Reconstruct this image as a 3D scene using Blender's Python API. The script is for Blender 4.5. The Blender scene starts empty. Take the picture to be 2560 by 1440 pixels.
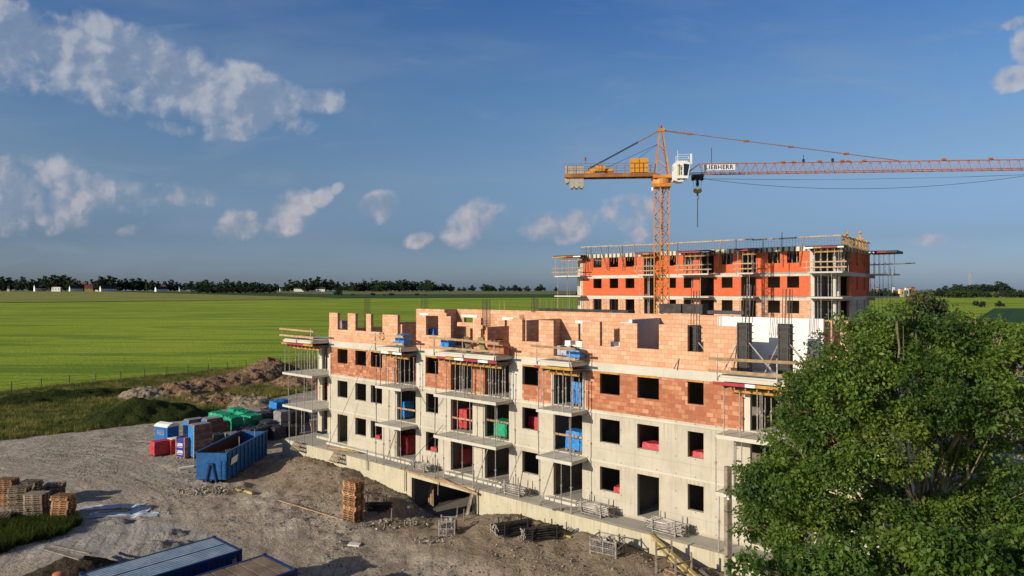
import bpy, math, random
import numpy as np
from mathutils import Vector, Matrix
R = math.radians
random.seed(7); RNG = np.random.default_rng(11)
SC = bpy.context.scene; COL = SC.collection

# ---------------------------------------------------------------- camera, sky, sun, exposure
CAMZ = 15.6; F = 1707.0; HY = 727.0
cam_d = bpy.data.cameras.new('camera'); cam = bpy.data.objects.new('camera', cam_d); COL.objects.link(cam)
cam_d.sensor_width = 36; cam_d.lens = 36*F/2560; cam_d.clip_start = .2; cam_d.clip_end = 12000
cam.location = (0, 0, CAMZ); cam.rotation_euler = (R(90+.235), 0, 0); SC.camera = cam
SUN_EL = 19.5; SUN_S = Vector((-.81, -.586, 0))           # horizontal direction towards the sun
sd = Vector((SUN_S.x*math.cos(R(SUN_EL)), SUN_S.y*math.cos(R(SUN_EL)), math.sin(R(SUN_EL))))
sun_d = bpy.data.lights.new('sun', 'SUN'); sun_d.energy = 5.0; sun_d.angle = R(.5); sun_d.color = (1, .88, .70)
sun = bpy.data.objects.new('sun', sun_d); COL.objects.link(sun); sun.rotation_euler = sd.to_track_quat('Z', 'Y').to_euler()
SC.view_settings.view_transform = 'Standard'; SC.view_settings.look = 'None'; SC.view_settings.exposure = 0.0
SC.cycles.max_bounces = 6; SC.cycles.transparent_max_bounces = 6
SC.cycles.use_denoising = True

class NT:
    """small helper round a node tree"""
    def __init__(s, t): s.t = t; s.n = t.nodes; s.l = t.links
    def add(s, typ, **kw):
        n = s.n.new(typ)
        for k, v in kw.items():
            if k == 'ins':
                for a, b in v.items():
                    if isinstance(b, bpy.types.NodeSocket): s.l.new(b, n.inputs[a])
                    else: n.inputs[a].default_value = b
            else: setattr(n, k, v)
        return n
    def math(s, op, a, b=0.0, c=0.0, clamp=False):
        n = s.add('ShaderNodeMath', operation=op, use_clamp=clamp)
        for i, v in enumerate((a, b, c)):
            if isinstance(v, bpy.types.NodeSocket): s.l.new(v, n.inputs[i])
            else: n.inputs[i].default_value = v
        return n.outputs[0]
    def mix(s, f, a, b, mode='MIX'):
        n = s.add('ShaderNodeMix', data_type='RGBA', blend_type=mode)
        for i, v in ((0, f), (6, a), (7, b)):
            if isinstance(v, bpy.types.NodeSocket): s.l.new(v, n.inputs[i])
            else: n.inputs[i].default_value = v if i == 0 else (tuple(v)+(1,))[:4]
        return n.outputs[2]
    def ramp(s, f, stops, interp='LINEAR'):
        n = s.add('ShaderNodeValToRGB'); n.color_ramp.interpolation = interp
        e = n.color_ramp.elements
        while len(e) < len(stops): e.new(.5)
        for x, (p, c) in zip(e, stops):
            x.position = p; x.color = (tuple(c)+(1,))[:4] if hasattr(c, '__len__') else (c, c, c, 1)
        s.l.new(f, n.inputs[0]); return n.outputs[0]
    def sstep(s, f, lo, hi):
        n = s.add('ShaderNodeMapRange', interpolation_type='SMOOTHSTEP'); s.l.new(f, n.inputs[0])
        n.inputs[1].default_value = lo; n.inputs[2].default_value = hi; return n.outputs[0]
    def noise(s, vec, scale, detail=4, rough=.55, dist=0.0, out=0):
        n = s.add('ShaderNodeTexNoise', ins={'Scale': scale, 'Detail': detail, 'Roughness': rough, 'Distortion': dist})
        if vec is not None: s.l.new(vec, n.inputs['Vector'])
        return n.outputs[out]

# clouds: soft ellipses placed by compass bearing and height, broken up by noise: (px, py, rx, ry, tilt, weight)
CL = [(-60,110,260,120,10,1.2),(170,130,300,115,16,1.3),(420,195,290,105,20,1.3),(620,240,210,80,20,1.2),(560,275,150,60,8,.9),(790,255,95,40,-6,1.0),(250,215,120,60,40,.9),
      (660,300,80,40,-20,1.0),(570,328,120,34,-8,.9),(440,322,90,26,8,.85),(70,190,60,44,40,.8),(20,60,90,60,0,1.0),
      (40,490,70,110,-25,1.15),(0,545,70,50,0,1.05),(130,425,130,55,15,.9),(225,465,90,50,28,.95),(175,520,60,70,-25,.95),(120,560,70,36,0,.85),
      (600,558,74,46,-22,1.05),(720,525,80,64,-30,1.05),(805,492,40,26,-35,.9),(840,472,24,16,-35,.8),(945,520,60,44,-24,1.0),(1180,548,90,66,-30,1.1),(1235,530,44,40,0,.75),
      (1045,600,44,24,-12,.85),(1400,565,110,50,-6,1.0),(1460,545,70,46,0,.9),(1525,530,50,44,20,.8),(1580,545,90,66,0,.68),(1590,592,48,30,-35,1.0),
      (2515,200,90,36,-15,.9),(2565,112,50,60,-20,.8),(2520,65,60,22,-25,.75),(2450,612,80,24,-5,.42),(2330,598,80,26,-5,.4),(380,500,220,60,5,.5),(330,570,60,20,-20,.55)]
def make_world():
    w = bpy.data.worlds.new('World'); SC.world = w; w.use_nodes = True
    T = NT(w.node_tree); T.n.clear()
    tc = T.add('ShaderNodeTexCoord').outputs['Generated']
    sp = T.add('ShaderNodeSeparateXYZ', ins={0: tc})
    y = T.math('MAXIMUM', sp.outputs[1], .02)
    u = T.math('DIVIDE', sp.outputs[0], y); v = T.math('DIVIDE', sp.outputs[2], y)
    uv = T.add('ShaderNodeCombineXYZ', ins={0: u, 1: v}).outputs[0]
    acc = None
    for (px, py, rx, ry, tl, wt) in CL:
        mp = T.add('ShaderNodeMapping', vector_type='TEXTURE')
        mp.inputs[1].default_value = ((px-1280)/F, (HY-py)/F, 0); mp.inputs[2].default_value = (0, 0, R(-tl)); mp.inputs[3].default_value = (rx/F*1.25, ry/F*1.25, 1)
        T.l.new(uv, mp.inputs[0])
        gr = T.add('ShaderNodeTexGradient', gradient_type='SPHERICAL'); T.l.new(mp.outputs[0], gr.inputs[0])
        q_ = T.math('MULTIPLY', gr.outputs[1], wt)
        acc = q_ if acc is None else T.math('MAXIMUM', acc, q_)
    def field(vec):
        w1 = T.add('ShaderNodeVectorMath', operation='SUBTRACT', ins={0: T.noise(vec, 22, 3, .6, 0, 1), 1: (.5, .5, .5)}).outputs[0]
        wob = T.add('ShaderNodeVectorMath', operation='ADD', ins={0: vec, 1: T.add('ShaderNodeVectorMath', operation='SCALE', ins={0: w1, 'Scale': .04}).outputs[0]}).outputs[0]
        vo = T.add('ShaderNodeTexVoronoi', feature='F1', ins={'Vector': wob, 'Scale': 48})
        n1 = T.noise(wob, 11, 6, .50, 0)
        return T.math('ADD', T.math('MULTIPLY', T.math('SUBTRACT', n1, .49), 2.3), T.math('MULTIPLY', T.math('SUBTRACT', .42, vo.outputs['Distance']), .20))
    off = T.add('ShaderNodeVectorMath', operation='ADD', ins={0: uv, 1: (-.015, .013, 0)}).outputs[0]
    n0, n1_ = field(uv), field(off)
    D0 = T.math('ADD', acc, T.math('MULTIPLY', n0, T.sstep(acc, .0, .35)))
    front = T.sstep(sp.outputs[1], .05, .3)
    al = T.math('MULTIPLY', T.sstep(D0, .20, .74), front)
    lit = T.math('ADD', T.math('MULTIPLY', T.math('SUBTRACT', n0, n1_), 1.3), T.math('ADD', .50, T.math('MULTIPLY', acc, -.22)), clamp=True)
    al = T.math('MULTIPLY', al, T.math('ADD', T.math('MULTIPLY', T.sstep(lit, .15, .6), .45), .55))
    elev = T.sstep(v, .25, .02)
    shade = T.mix(elev, (.27, .32, .42), (.23, .28, .37))
    bright = T.mix(elev, (.47, .50, .56), (.58, .52, .54))
    ccol = T.mix(lit, shade, bright)
    sky = T.add('ShaderNodeTexSky', sky_type='NISHITA', sun_disc=False, sun_elevation=R(SUN_EL), altitude=100, air_density=1.0, dust_density=1.2, ozone_density=1.6)
    sky.sun_rotation = math.atan2(SUN_S.x, SUN_S.y)
    base = T.add('ShaderNodeVectorMath', operation='SCALE', ins={0: sky.outputs[0], 'Scale': .085}).outputs[0]
    filt = T.ramp(T.math('MAXIMUM', sp.outputs[2], 0), [(0, SKYF[0]), (.07, SKYF[1]), (.16, SKYF[2]), (.27, SKYF[3]), (.40, SKYF[4]), (.6, (.55, .62, .75)), (1, (.5, .56, .66))])
    base = T.mix(1.0, base, filt, 'MULTIPLY')
    wisp = T.noise(T.add('ShaderNodeMapping', ins={0: uv, 2: (0, 0, R(12)), 3: (1.2, 5, 1)}).outputs[0], 1.6, 5, .5)
    wsp2 = T.noise(T.add('ShaderNodeMapping', ins={0: uv, 2: (0, 0, R(-14)), 3: (2.2, 9, 1)}).outputs[0], 1.9, 7, .55, .6)
    veil = T.math('MAXIMUM', T.sstep(wisp, .42, .75), T.math('MULTIPLY', T.sstep(wsp2, .5, .75), .9))
    base = T.mix(T.math('MULTIPLY', veil, T.math('MULTIPLY', front, .34)), base, (.27, .35, .46))
    col = T.mix(T.math('MULTIPLY', al, .9), base, ccol)
    bg = T.add('ShaderNodeBackground', ins={0: col, 1: 1.0}); o = T.add('ShaderNodeOutputWorld'); T.l.new(bg.outputs[0], o.inputs[0])
    w.cycles.sampling_method = 'MANUAL'; w.cycles.sample_map_resolution = 128
SKYF = [(.70,.92,1.6),(.53,.67,1.05),(.78,.90,1.10),(.72,.97,1.24),(.46,.83,1.34)]
make_world()

# ---------------------------------------------------------------- helpers
def vnoise(x, y, seed=0):
    """value noise on numpy arrays, 0..1"""
    xi = np.floor(x).astype(np.int64); yi = np.floor(y).astype(np.int64); fx = x-xi; fy = y-yi
    fx = fx*fx*(3-2*fx); fy = fy*fy*(3-2*fy)
    def h(a, b):
        n = (a*374761393+b*668265263+seed*982451653) & 0xffffffff
        n = ((n ^ (n >> 13))*1274126177) & 0xffffffff
        return ((n ^ (n >> 16)) & 0xffff)/65535.0
    return (h(xi, yi)*(1-fx)+h(xi+1, yi)*fx)*(1-fy)+(h(xi, yi+1)*(1-fx)+h(xi+1, yi+1)*fx)*fy
def fbm(x, y, sc, oct=4, seed=0):
    a, t, o = 1.0, 0.0, 0
    for k in range(oct):
        o = o+a*vnoise(x*sc+31*k, y*sc-17*k, seed+k); t += a; a *= .5; sc *= 2.03
    return o/t
def sst(x, a, b):
    t = np.clip((x-a)/(b-a), 0, 1); return t*t*(3-2*t)

class MB:
    """collects faces in local metres; build() links them as one mesh object"""
    def __init__(s): s.v = []; s.f = []; s.m = []; s.sm = False
    def face(s, pts, m=0):
        k = len(s.v); s.v.extend([tuple(p) for p in pts]); s.f.append(tuple(range(k, k+len(pts)))); s.m.append(m)
    def box(s, x0, x1, y0, y1, z0, z1, m=0, M=None):
        P = [(x, y, z) for z in (z0, z1) for y in (y0, y1) for x in (x0, x1)]
        if M is not None: P = [tuple(M @ Vector(p)) for p in P]
        k = len(s.v); s.v += P
        for q in ((0, 2, 3, 1), (4, 5, 7, 6), (0, 1, 5, 4), (2, 6, 7, 3), (0, 4, 6, 2), (1, 3, 7, 5)):
            s.f.append(tuple(k+i for i in q)); s.m.append(m)
    def bar(s, p0, p1, w, h=None, m=0, up=(0, 0, 1)):
        h = h or w; p0 = Vector(p0); p1 = Vector(p1); d = p1-p0; L = d.length
        if L < 1e-6: return
        d /= L; u = Vector(up)
        if abs(d.dot(u)) > .95: u = Vector((1, 0, 0)) if abs(d.x) < .9 else Vector((0, 1, 0))
        x = u.cross(d).normalized(); y = d.cross(x)
        M = Matrix((x, y, d)).transposed().to_4x4(); M.translation = p0
        s.box(-w/2, w/2, -h/2, h/2, 0, L, m, M)
    def tube(s, p0, p1, r, n=6, m=0, r1=None, cap=True):
        r1 = r if r1 is None else r1; p0 = Vector(p0); p1 = Vector(p1); d = (p1-p0)
        if d.length < 1e-6: return
        d.normalize(); u = Vector((0, 0, 1)) if abs(d.z) < .9 else Vector((1, 0, 0))
        x = u.cross(d).normalized(); y = d.cross(x); k = len(s.v)
        for p, rr in ((p0, r), (p1, r1)):
            for i in range(n):
                a = 2*math.pi*i/n; s.v.append(tuple(p+x*(rr*math.cos(a))+y*(rr*math.sin(a))))
        for i in range(n):
            j = (i+1) % n; s.f.append((k+i, k+j, k+n+j, k+n+i)); s.m.append(m)
        if cap:
            s.f.append(tuple(k+n-1-i for i in range(n))); s.m.append(m)
            s.f.append(tuple(k+n+i for i in range(n))); s.m.append(m)
    def path(s, pts, r, n=5, m=0, r1=None):
        N = len(pts)-1
        for i in range(N):
            a = r if r1 is None else r+(r1-r)*i/N; b = r if r1 is None else r+(r1-r)*(i+1)/N
            s.tube(pts[i], pts[i+1], a, n, m, b, cap=False)
    def wall(s, ax, c0, c1, solid, holes, m=0):
        """upright wall along x ('x') or y ('y'), thickness c0..c1; solid / holes = rectangles (u0,u1,z0,z1); inner faces left out"""
        us = sorted({round(v, 4) for r in solid+holes for v in r[:2]}); zs = sorted({round(v, 4) for r in solid+holes for v in r[2:]})
        def inn(u, z, rs): return any(r[0] < u < r[1] and r[2] < z < r[3] for r in rs)
        G = {}
        for i in range(len(us)-1):
            for j in range(len(zs)-1):
                u = (us[i]+us[i+1])/2; z = (zs[j]+zs[j+1])/2
                G[i, j] = inn(u, z, solid) and not inn(u, z, holes)
        def P(u, c, z): return (u, c, z) if ax == 'x' else (c, u, z)
        fl = ax != 'x'
        def q(*p):
            p = list(p)
            if fl: p.reverse()
            s.face(p, m)
        for (i, j), on in G.items():
            if not on: continue
            u0, u1, z0, z1 = us[i], us[i+1], zs[j], zs[j+1]
            q(P(u0, c0, z0), P(u1, c0, z0), P(u1, c0, z1), P(u0, c0, z1))
            q(P(u1, c1, z0), P(u0, c1, z0), P(u0, c1, z1), P(u1, c1, z1))
            if not G.get((i-1, j)): q(P(u0, c1, z0), P(u0, c0, z0), P(u0, c0, z1), P(u0, c1, z1))
            if not G.get((i+1, j)): q(P(u1, c0, z0), P(u1, c1, z0), P(u1, c1, z1), P(u1, c0, z1))
            if not G.get((i, j-1)): q(P(u0, c1, z0), P(u1, c1, z0), P(u1, c0, z0), P(u0, c0, z0))
            if not G.get((i, j+1)): q(P(u0, c0, z1), P(u1, c0, z1), P(u1, c1, z1), P(u0, c1, z1))
    def mesh(s, name, mats):
        me = bpy.data.meshes.new(name); me.from_pydata(s.v, [], s.f)
        for mt in (mats if isinstance(mats, (list, tuple)) else [mats]): me.materials.append(mt)
        me.polygons.foreach_set('material_index', s.m)
        if s.sm: me.polygons.foreach_set('use_smooth', [True]*len(s.f))
        boxuv(me); me.update(); return me
    def build(s, name, mats, parent=None, loc=None, rz=None):
        return link(s.mesh(name, mats), name, parent, loc, rz)
def boxuv(me):
    n = len(me.polygons)
    if not n: return
    uv = me.uv_layers.new(name='UVMap')
    co = np.empty(len(me.vertices)*3, 'f'); me.vertices.foreach_get('co', co); co = co.reshape(-1, 3)
    no = np.empty(n*3, 'f'); me.polygons.foreach_get('normal', no); no = np.abs(no.reshape(-1, 3))
    lt = np.empty(n, 'i'); me.polygons.foreach_get('loop_total', lt)
    vi = np.empty(len(me.loops), 'i'); me.loops.foreach_get('vertex_index', vi)
    k = np.repeat(np.argmax(no, 1), lt); c = co[vi]
    out = np.where((k == 0)[:, None], c[:, [1, 2]], np.where((k == 1)[:, None], c[:, [0, 2]], c[:, [0, 1]]))
    uv.data.foreach_set('uv', out.astype('f').ravel())
def link(data, name, parent=None, loc=None, rz=None):
    o = bpy.data.objects.new(name, data); COL.objects.link(o)
    if parent is not None: o.parent = parent
    if loc is not None: o.location = loc
    if rz is not None: o.rotation_euler = (0, 0, rz)
    return o
def tag(o, label=None, cat=None, group=None, kind=None):
    if label: o['label'] = label
    if cat: o['category'] = cat
    if group: o['group'] = group
    if kind: o['kind'] = kind
    return o
def thing(name, label, cat, loc=(0, 0, 0), rz=0, group=None):
    return tag(link(None, name, None, loc, rz), label, cat, group)
def dup(root, loc=None, rz=None, label=None, group=None, rot=None, scale=None):
    r = root.copy(); COL.objects.link(r)
    if loc is not None: r.location = loc
    if rz is not None: r.rotation_euler = (0, 0, rz)
    if rot is not None: r.rotation_euler = rot
    if scale is not None: r.scale = scale
    if label: r['label'] = label
    if group: r['group'] = group
    for ch in list(root.children):
        c = ch.copy(); COL.objects.link(c); c.parent = r
        for g in list(ch.children):
            d = g.copy(); COL.objects.link(d); d.parent = c
    return r
def npmesh(name, V, Fq, mat, smooth=False):
    """fast mesh from numpy: V (n,3), Fq (m,4)"""
    me = bpy.data.meshes.new(name); me.vertices.add(len(V)); me.vertices.foreach_set('co', V.astype('f').ravel())
    k = Fq.shape[1]
    me.loops.add(Fq.size); me.loops.foreach_set('vertex_index', Fq.astype('i').ravel())
    me.polygons.add(len(Fq)); me.polygons.foreach_set('loop_start', np.arange(0, Fq.size, k, dtype='i')); me.polygons.foreach_set('loop_total', np.full(len(Fq), k, 'i'))
    if smooth: me.polygons.foreach_set('use_smooth', np.ones(len(Fq), bool))
    me.materials.append(mat); me.update(calc_edges=True); me.validate(); return me
def gridfaces(nx, ny):
    i, j = np.meshgrid(np.arange(nx-1), np.arange(ny-1)); a = (j*nx+i).ravel()
    return np.stack([a, a+1, a+nx+1, a+nx], 1)

# ---------------------------------------------------------------- materials
def vary(m, lo=.55, hi=1.3):
    """copies of one thing differ a little in tone"""
    T = NT(m.node_tree); b = T.n['Principled BSDF']; l = b.inputs[0].links; src = l[0].from_socket
    k = T.add('ShaderNodeMapRange', ins={0: T.add('ShaderNodeObjectInfo').outputs['Random'], 3: lo, 4: hi}).outputs[0]
    T.l.new(T.add('ShaderNodeVectorMath', operation='SCALE', ins={0: src, 'Scale': k}).outputs[0], b.inputs[0])
def mat(name, col, rough=.8, metal=0, var=.0, vscale=3.0, bump=0, bscale=20, col2=None, coord='Object', spec=.3, fine=0):
    m = bpy.data.materials.new(name); m.use_nodes = True; T = NT(m.node_tree); b = T.n['Principled BSDF']
    b.inputs['Roughness'].default_value = rough; b.inputs['Metallic'].default_value = metal; b.inputs['Specular IOR Level'].default_value = spec
    tc = T.add('ShaderNodeTexCoord').outputs[coord]
    if col2 is not None or var:
        n = T.noise(tc, vscale, 5, .6)
        c2 = col2 if col2 is not None else tuple(x*(1-var) for x in col)
        c = T.mix(T.sstep(n, .35, .65), col, c2)
        if fine:
            f = T.noise(tc, vscale*9, 4, .7); c = T.mix(T.math('MULTIPLY', T.sstep(f, .45, .75), fine), c, tuple(x*.45 for x in col))
        T.l.new(c, b.inputs[0])
    else: b.inputs[0].default_value = tuple(col)+(1,)
    if bump:
        bp = T.add('ShaderNodeBump', ins={'Height': T.noise(tc, bscale, 4, .6), 'Strength': bump, 'Distance': .05}); T.l.new(bp.outputs[0], b.inputs['Normal'])
    return m
def brick_mat(name, cols, mortar, w=.5, h=.25, stain=None, stainamt=.5, mort=.012, contrast=1.0):
    m = bpy.data.materials.new(name); m.use_nodes = True; T = NT(m.node_tree); b = T.n['Principled BSDF']
    b.inputs['Roughness'].default_value = .9; b.inputs['Specular IOR Level'].default_value = .15
    uv = T.add('ShaderNodeTexCoord').outputs['UV']
    def bt(c1, c2, mo):
        n = T.add('ShaderNodeTexBrick', offset=.5, squash=1.0, ins={'Vector': uv, 'Color1': c1+(1,), 'Color2': c2+(1,), 'Mortar': mo+(1,), 'Scale': 1.0, 'Mortar Size': mort, 'Mortar Smooth': .3, 'Bias': 0.0, 'Brick Width': w, 'Row Height': h})
        return n
    br = bt((0, 0, 0), (1, 1, 1), (.5, .5, .5)); fac = br.outputs[1]
    rnd = T.add('ShaderNodeSeparateColor', ins={0: br.outputs[0]}).outputs[0]
    big = T.noise(uv, .55, 4, .6); fine = T.noise(uv, 7, 4, .7)
    c = T.ramp(T.math('ADD', T.math('MULTIPLY', T.math('SUBTRACT', rnd, .5), .8*contrast), T.math('ADD', T.math('MULTIPLY', fine, .45), .28)), [(.1, cols[0]), (.42, cols[1]), (.66, cols[2]), (.95, cols[3])])
    if stain is not None:
        c = T.mix(T.math('MULTIPLY', T.sstep(big, .46, .62), stainamt), c, stain)
    c = T.mix(T.math('MULTIPLY', T.sstep(T.noise(uv, 2.3, 6, .75), .6, .72), .35), c, (.5, .45, .38))
    c = T.mix(T.math('MULTIPLY', fac, .7), c, mortar)
    T.l.new(c, b.inputs[0])
    bp = T.add('ShaderNodeBump', ins={'Height': T.math('ADD', T.math('MULTIPLY', fac, -1), T.math('MULTIPLY', fine, .5)), 'Strength': .25, 'Distance': .02}); T.l.new(bp.outputs[0], b.inputs['Normal'])
    return m
def concrete_mat(name, col, stain=(.30, .26, .19), panels=True, amt=.6):
    m = bpy.data.materials.new(name); m.use_nodes = True; T = NT(m.node_tree); b = T.n['Principled BSDF']
    b.inputs['Roughness'].default_value = .85; b.inputs['Specular IOR Level'].default_value = .2
    uv = T.add('ShaderNodeTexCoord').outputs['UV']
    c = T.mix(T.sstep(T.noise(uv, .7, 5, .6), .35, .7), col, tuple(x*.86 for x in col))
    st = T.add('ShaderNodeMapping', ins={0: uv, 3: (4.5, .35, 1)}).outputs[0]       # vertical runs
    c = T.mix(T.math('MULTIPLY', T.sstep(T.noise(st, 1.3, 6, .65), .53, .75), amt), c, stain)
    c = T.mix(T.math('MULTIPLY', T.sstep(T.noise(uv, 9, 6, .8), .55, .8), .35), c, tuple(x*.55 for x in col))
    if panels:
        br = T.add('ShaderNodeTexBrick', offset=0.0, ins={'Vector': uv, 'Scale': 1.0, 'Mortar Size': .012, 'Mortar Smooth': .4, 'Brick Width': 1.2, 'Row Height': 2.95})
        c = T.mix(T.math('MULTIPLY', br.outputs[1], .45), c, tuple(x*.35 for x in col))
        fl = T.math('ABSOLUTE', T.math('SUBTRACT', T.math('FRACT', T.math('DIVIDE', T.math('SUBTRACT', T.add('ShaderNodeSeparateXYZ', ins={0: uv}).outputs[1], 2.08), 2.95)), .0))
        c = T.mix(T.math('MULTIPLY', T.math('SUBTRACT', 1, T.sstep(T.math('ADD', fl, T.math('MULTIPLY', T.noise(uv, 3, 5, .7), .06)), .05, .10)), .45), c, (.30, .26, .19))
        dr = T.noise(T.add('ShaderNodeMapping', ins={0: uv, 3: (7, .25, 1)}).outputs[0], 1.0, 3, .6); top = T.sstep(T.math('FRACT', T.math('DIVIDE', T.math('SUBTRACT', T.add('ShaderNodeSeparateXYZ', ins={0: uv}).outputs[1], 2.08), 2.95)), .62, .99)
        c = T.mix(T.math('MULTIPLY', T.math('MULTIPLY', T.sstep(dr, .5, .62), top), .55), c, (.33, .27, .17))
        # tie holes
        sp = T.add('ShaderNodeSeparateXYZ', ins={0: uv})
        hx = T.math('ABSOLUTE', T.math('SUBTRACT', T.math('FRACT', T.math('DIVIDE', sp.outputs[0], 1.2)), .25))
        hz = T.math('ABSOLUTE', T.math('SUBTRACT', T.math('FRACT', T.math('DIVIDE', sp.outputs[1], .98)), .35))
        h = T.math('MULTIPLY', T.math('LESS_THAN', hx, .028), T.math('LESS_THAN', hz, .036))
        c = T.mix(T.math('MULTIPLY', h, .75), c, tuple(x*.2 for x in col))
    T.l.new(c, b.inputs[0])
    bp = T.add('ShaderNodeBump', ins={'Height': T.noise(uv, 12, 5, .7), 'Strength': .25, 'Distance': .02}); T.l.new(bp.outputs[0], b.inputs['Normal'])
    return m
M = {}
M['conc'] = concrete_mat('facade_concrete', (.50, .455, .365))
M['conc_plain'] = concrete_mat('cast_concrete', (.56, .53, .45), panels=False, amt=.35)
M['slab'] = concrete_mat('slab_concrete', (.40, .38, .33), panels=False, amt=.2)
M['terrace'] = concrete_mat('terrace_concrete', (.52, .475, .35), stain=(.42, .33, .18), panels=True)
M['interior'] = mat('interior_shade_concrete', (.20, .18, .16), .95, var=.3, vscale=.8)
M['brick_top'] = brick_mat('clay_block', [(.50, .26, .15), (.60, .33, .20), (.66, .385, .245), (.70, .44, .29)], (.30, .16, .10), w=.42, h=.255, contrast=.7, mort=.014)
M['brick_mid'] = brick_mat('weathered_clay_block', [(.30, .105, .055), (.42, .165, .085), (.50, .235, .135), (.60, .36, .23)], (.24, .10, .06), w=.42, h=.255, stain=(.30, .10, .05), stainamt=.5, contrast=.75, mort=.014)
M['brick_red'] = brick_mat('red_block', [(.56, .10, .035), (.62, .125, .05), (.65, .145, .06), (.70, .19, .09)], (.45, .08, .03), w=.5, h=.25, contrast=.45, mort=.01)
M['white_block'] = brick_mat('white_silicate_block', [(.74, .70, .66), (.78, .74, .70), (.80, .77, .73), (.82, .79, .76)], (.66, .62, .58), w=.6, h=.25, mort=.006)
M['shade_and_grey'] = mat('grey_and_shaded_white', (.42, .42, .44), .9, var=.1)
M['steel'] = mat('galvanised_steel', (.45, .44, .42), .5, .25, col2=(.27, .22, .18), vscale=5)
M['steel_dark'] = mat('dark_steel', (.05, .05, .055), .5, .3, var=.3)
M['rebar'] = mat('rebar_steel', (.10, .075, .07), .7, .3, var=.3, vscale=6)
M['form_black'] = mat('black_formwork_panel', (.018, .017, .016), .6, .0, col2=(.05, .045, .04), vscale=3)
M['ybeam'] = mat('yellow_timber', (.50, .27, .055), .7, var=.3, vscale=4, coord='Object')
M['wood'] = mat('raw_timber', (.50, .34, .18), .85, col2=(.33, .22, .13), vscale=3)
M['wood_old'] = mat('weathered_timber', (.30, .25, .19), .9, col2=(.17, .14, .11), vscale=3)
M['pal_old'] = mat('grey_pallet_wood', (.36, .28, .20), .9, col2=(.19, .14, .10), vscale=2.2)
M['pal_orange'] = mat('orange_pallet_wood', (.47, .26, .13), .85, col2=(.34, .18, .09), vscale=2.2)
for k_ in ('pal_old', 'pal_orange', 'wood', 'steel'): vary(M[k_], *((.45, 1.35) if k_[0] == 'p' else (.7, 1.15)))
M['red_paint'] = mat('red_paint', (.38, .035, .045), .6, var=.3, vscale=6)
M['white_paint'] = mat('white_paint', (.78, .77, .74), .5, var=.08)
M['tarp_blue'] = mat('blue_wrap', (.02, .16, .48), .35, col2=(.03, .24, .62), vscale=4, bump=.5, bscale=9, spec=.5)
M['tarp_green'] = mat('green_wrap', (.01, .34, .16), .35, col2=(.015, .24, .12), vscale=4, bump=.5, bscale=9, spec=.5)
M['tarp_red'] = mat('red_wrap', (.52, .05, .06), .4, col2=(.38, .03, .045), vscale=4, bump=.5, bscale=9, spec=.5)
M['tarp_black'] = mat('black_wrap', (.022, .022, .024), .35, col2=(.07, .07, .075), vscale=3, bump=.6, bscale=9, spec=.5)
M['tarp_grey'] = mat('clear_wrap', (.30, .28, .27), .4, col2=(.17, .16, .16), vscale=4, bump=.5, bscale=9, spec=.5)
M['brown_load'] = brick_mat('wrapped_brown_blocks', [(.16, .09, .06), (.2, .12, .08), (.24, .14, .1), (.3, .2, .15)], (.1, .06, .04), w=.4, h=.25)
M['leier_blue'] = mat('blue_printed_film', (.012, .035, .30), .35, var=.15, vscale=3, spec=.5)
M['crane'] = mat('crane_ochre_paint', (.62, .27, .06), .5, col2=(.50, .19, .035), vscale=1.2, fine=.3)
M['jib'] = mat('jib_brown_paint', (.42, .15, .05), .6, col2=(.32, .11, .04), vscale=1.5)
M['beam_brown'] = mat('brown_beam_paint', (.24, .10, .04), .6, col2=(.38, .17, .05), vscale=.8)
M['crane_box'] = mat('crane_yellow_paint', (.66, .30, .03), .5, var=.15, vscale=1.5)
M['rust'] = mat('rusty_tie_bar', (.30, .13, .07), .8, var=.3)
M['black'] = mat('black_rubber', (.015, .015, .016), .5)
M['glass'] = mat('dark_glass', (.01, .012, .015), .08, spec=.8)
M['glass'].node_tree.nodes['Principled BSDF'].inputs['Roughness'].default_value = .1
M['ballast'] = mat('ballast_concrete', (.42, .38, .31), .9, var=.15, vscale=1.5, bump=.2)
M['skip'] = mat('skip_blue_paint', (.014, .085, .25), .5, col2=(.022, .13, .34), vscale=2.5, fine=.6)
M['skip_in'] = mat('rusted_steel_inside', (.10, .055, .035), .85, var=.4)
M['roof_blue'] = mat('faded_blue_roof', (.36, .44, .52), .7, col2=(.22, .31, .42), vscale=1.4, fine=.35)
M['box_blue'] = mat('container_blue_paint', (.015, .04, .13), .5, var=.2)
M['box_brown'] = mat('rust_brown_roof', (.16, .11, .08), .85, col2=(.27, .20, .14), vscale=.9, fine=.6)
M['toilet'] = mat('cyan_plastic', (.05, .28, .46), .4, var=.08)
M['blue_plastic'] = mat('blue_plastic', (.02, .14, .42), .4, var=.1)
M['lime'] = mat('lime_paint', (.50, .56, .16), .5)
M['yellow'] = mat('yellow_plastic', (.6, .42, .04), .5)
M['straw'] = mat('plank_yellow', (.48, .38, .16), .85, col2=(.34, .26, .11), vscale=4)
M['roof_dark'] = mat('dark_roof', (.035, .035, .04), .8)
M['roof_red'] = mat('red_tile_roof', (.24, .07, .045), .85)
M['house_white'] = mat('white_render', (.72, .70, .66), .8)
M['house_yellow'] = mat('yellow_render', (.72, .50, .25), .8)
M['orange_plastic'] = mat('orange_drum_paint', (.55, .16, .07), .5, var=.2)
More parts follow.
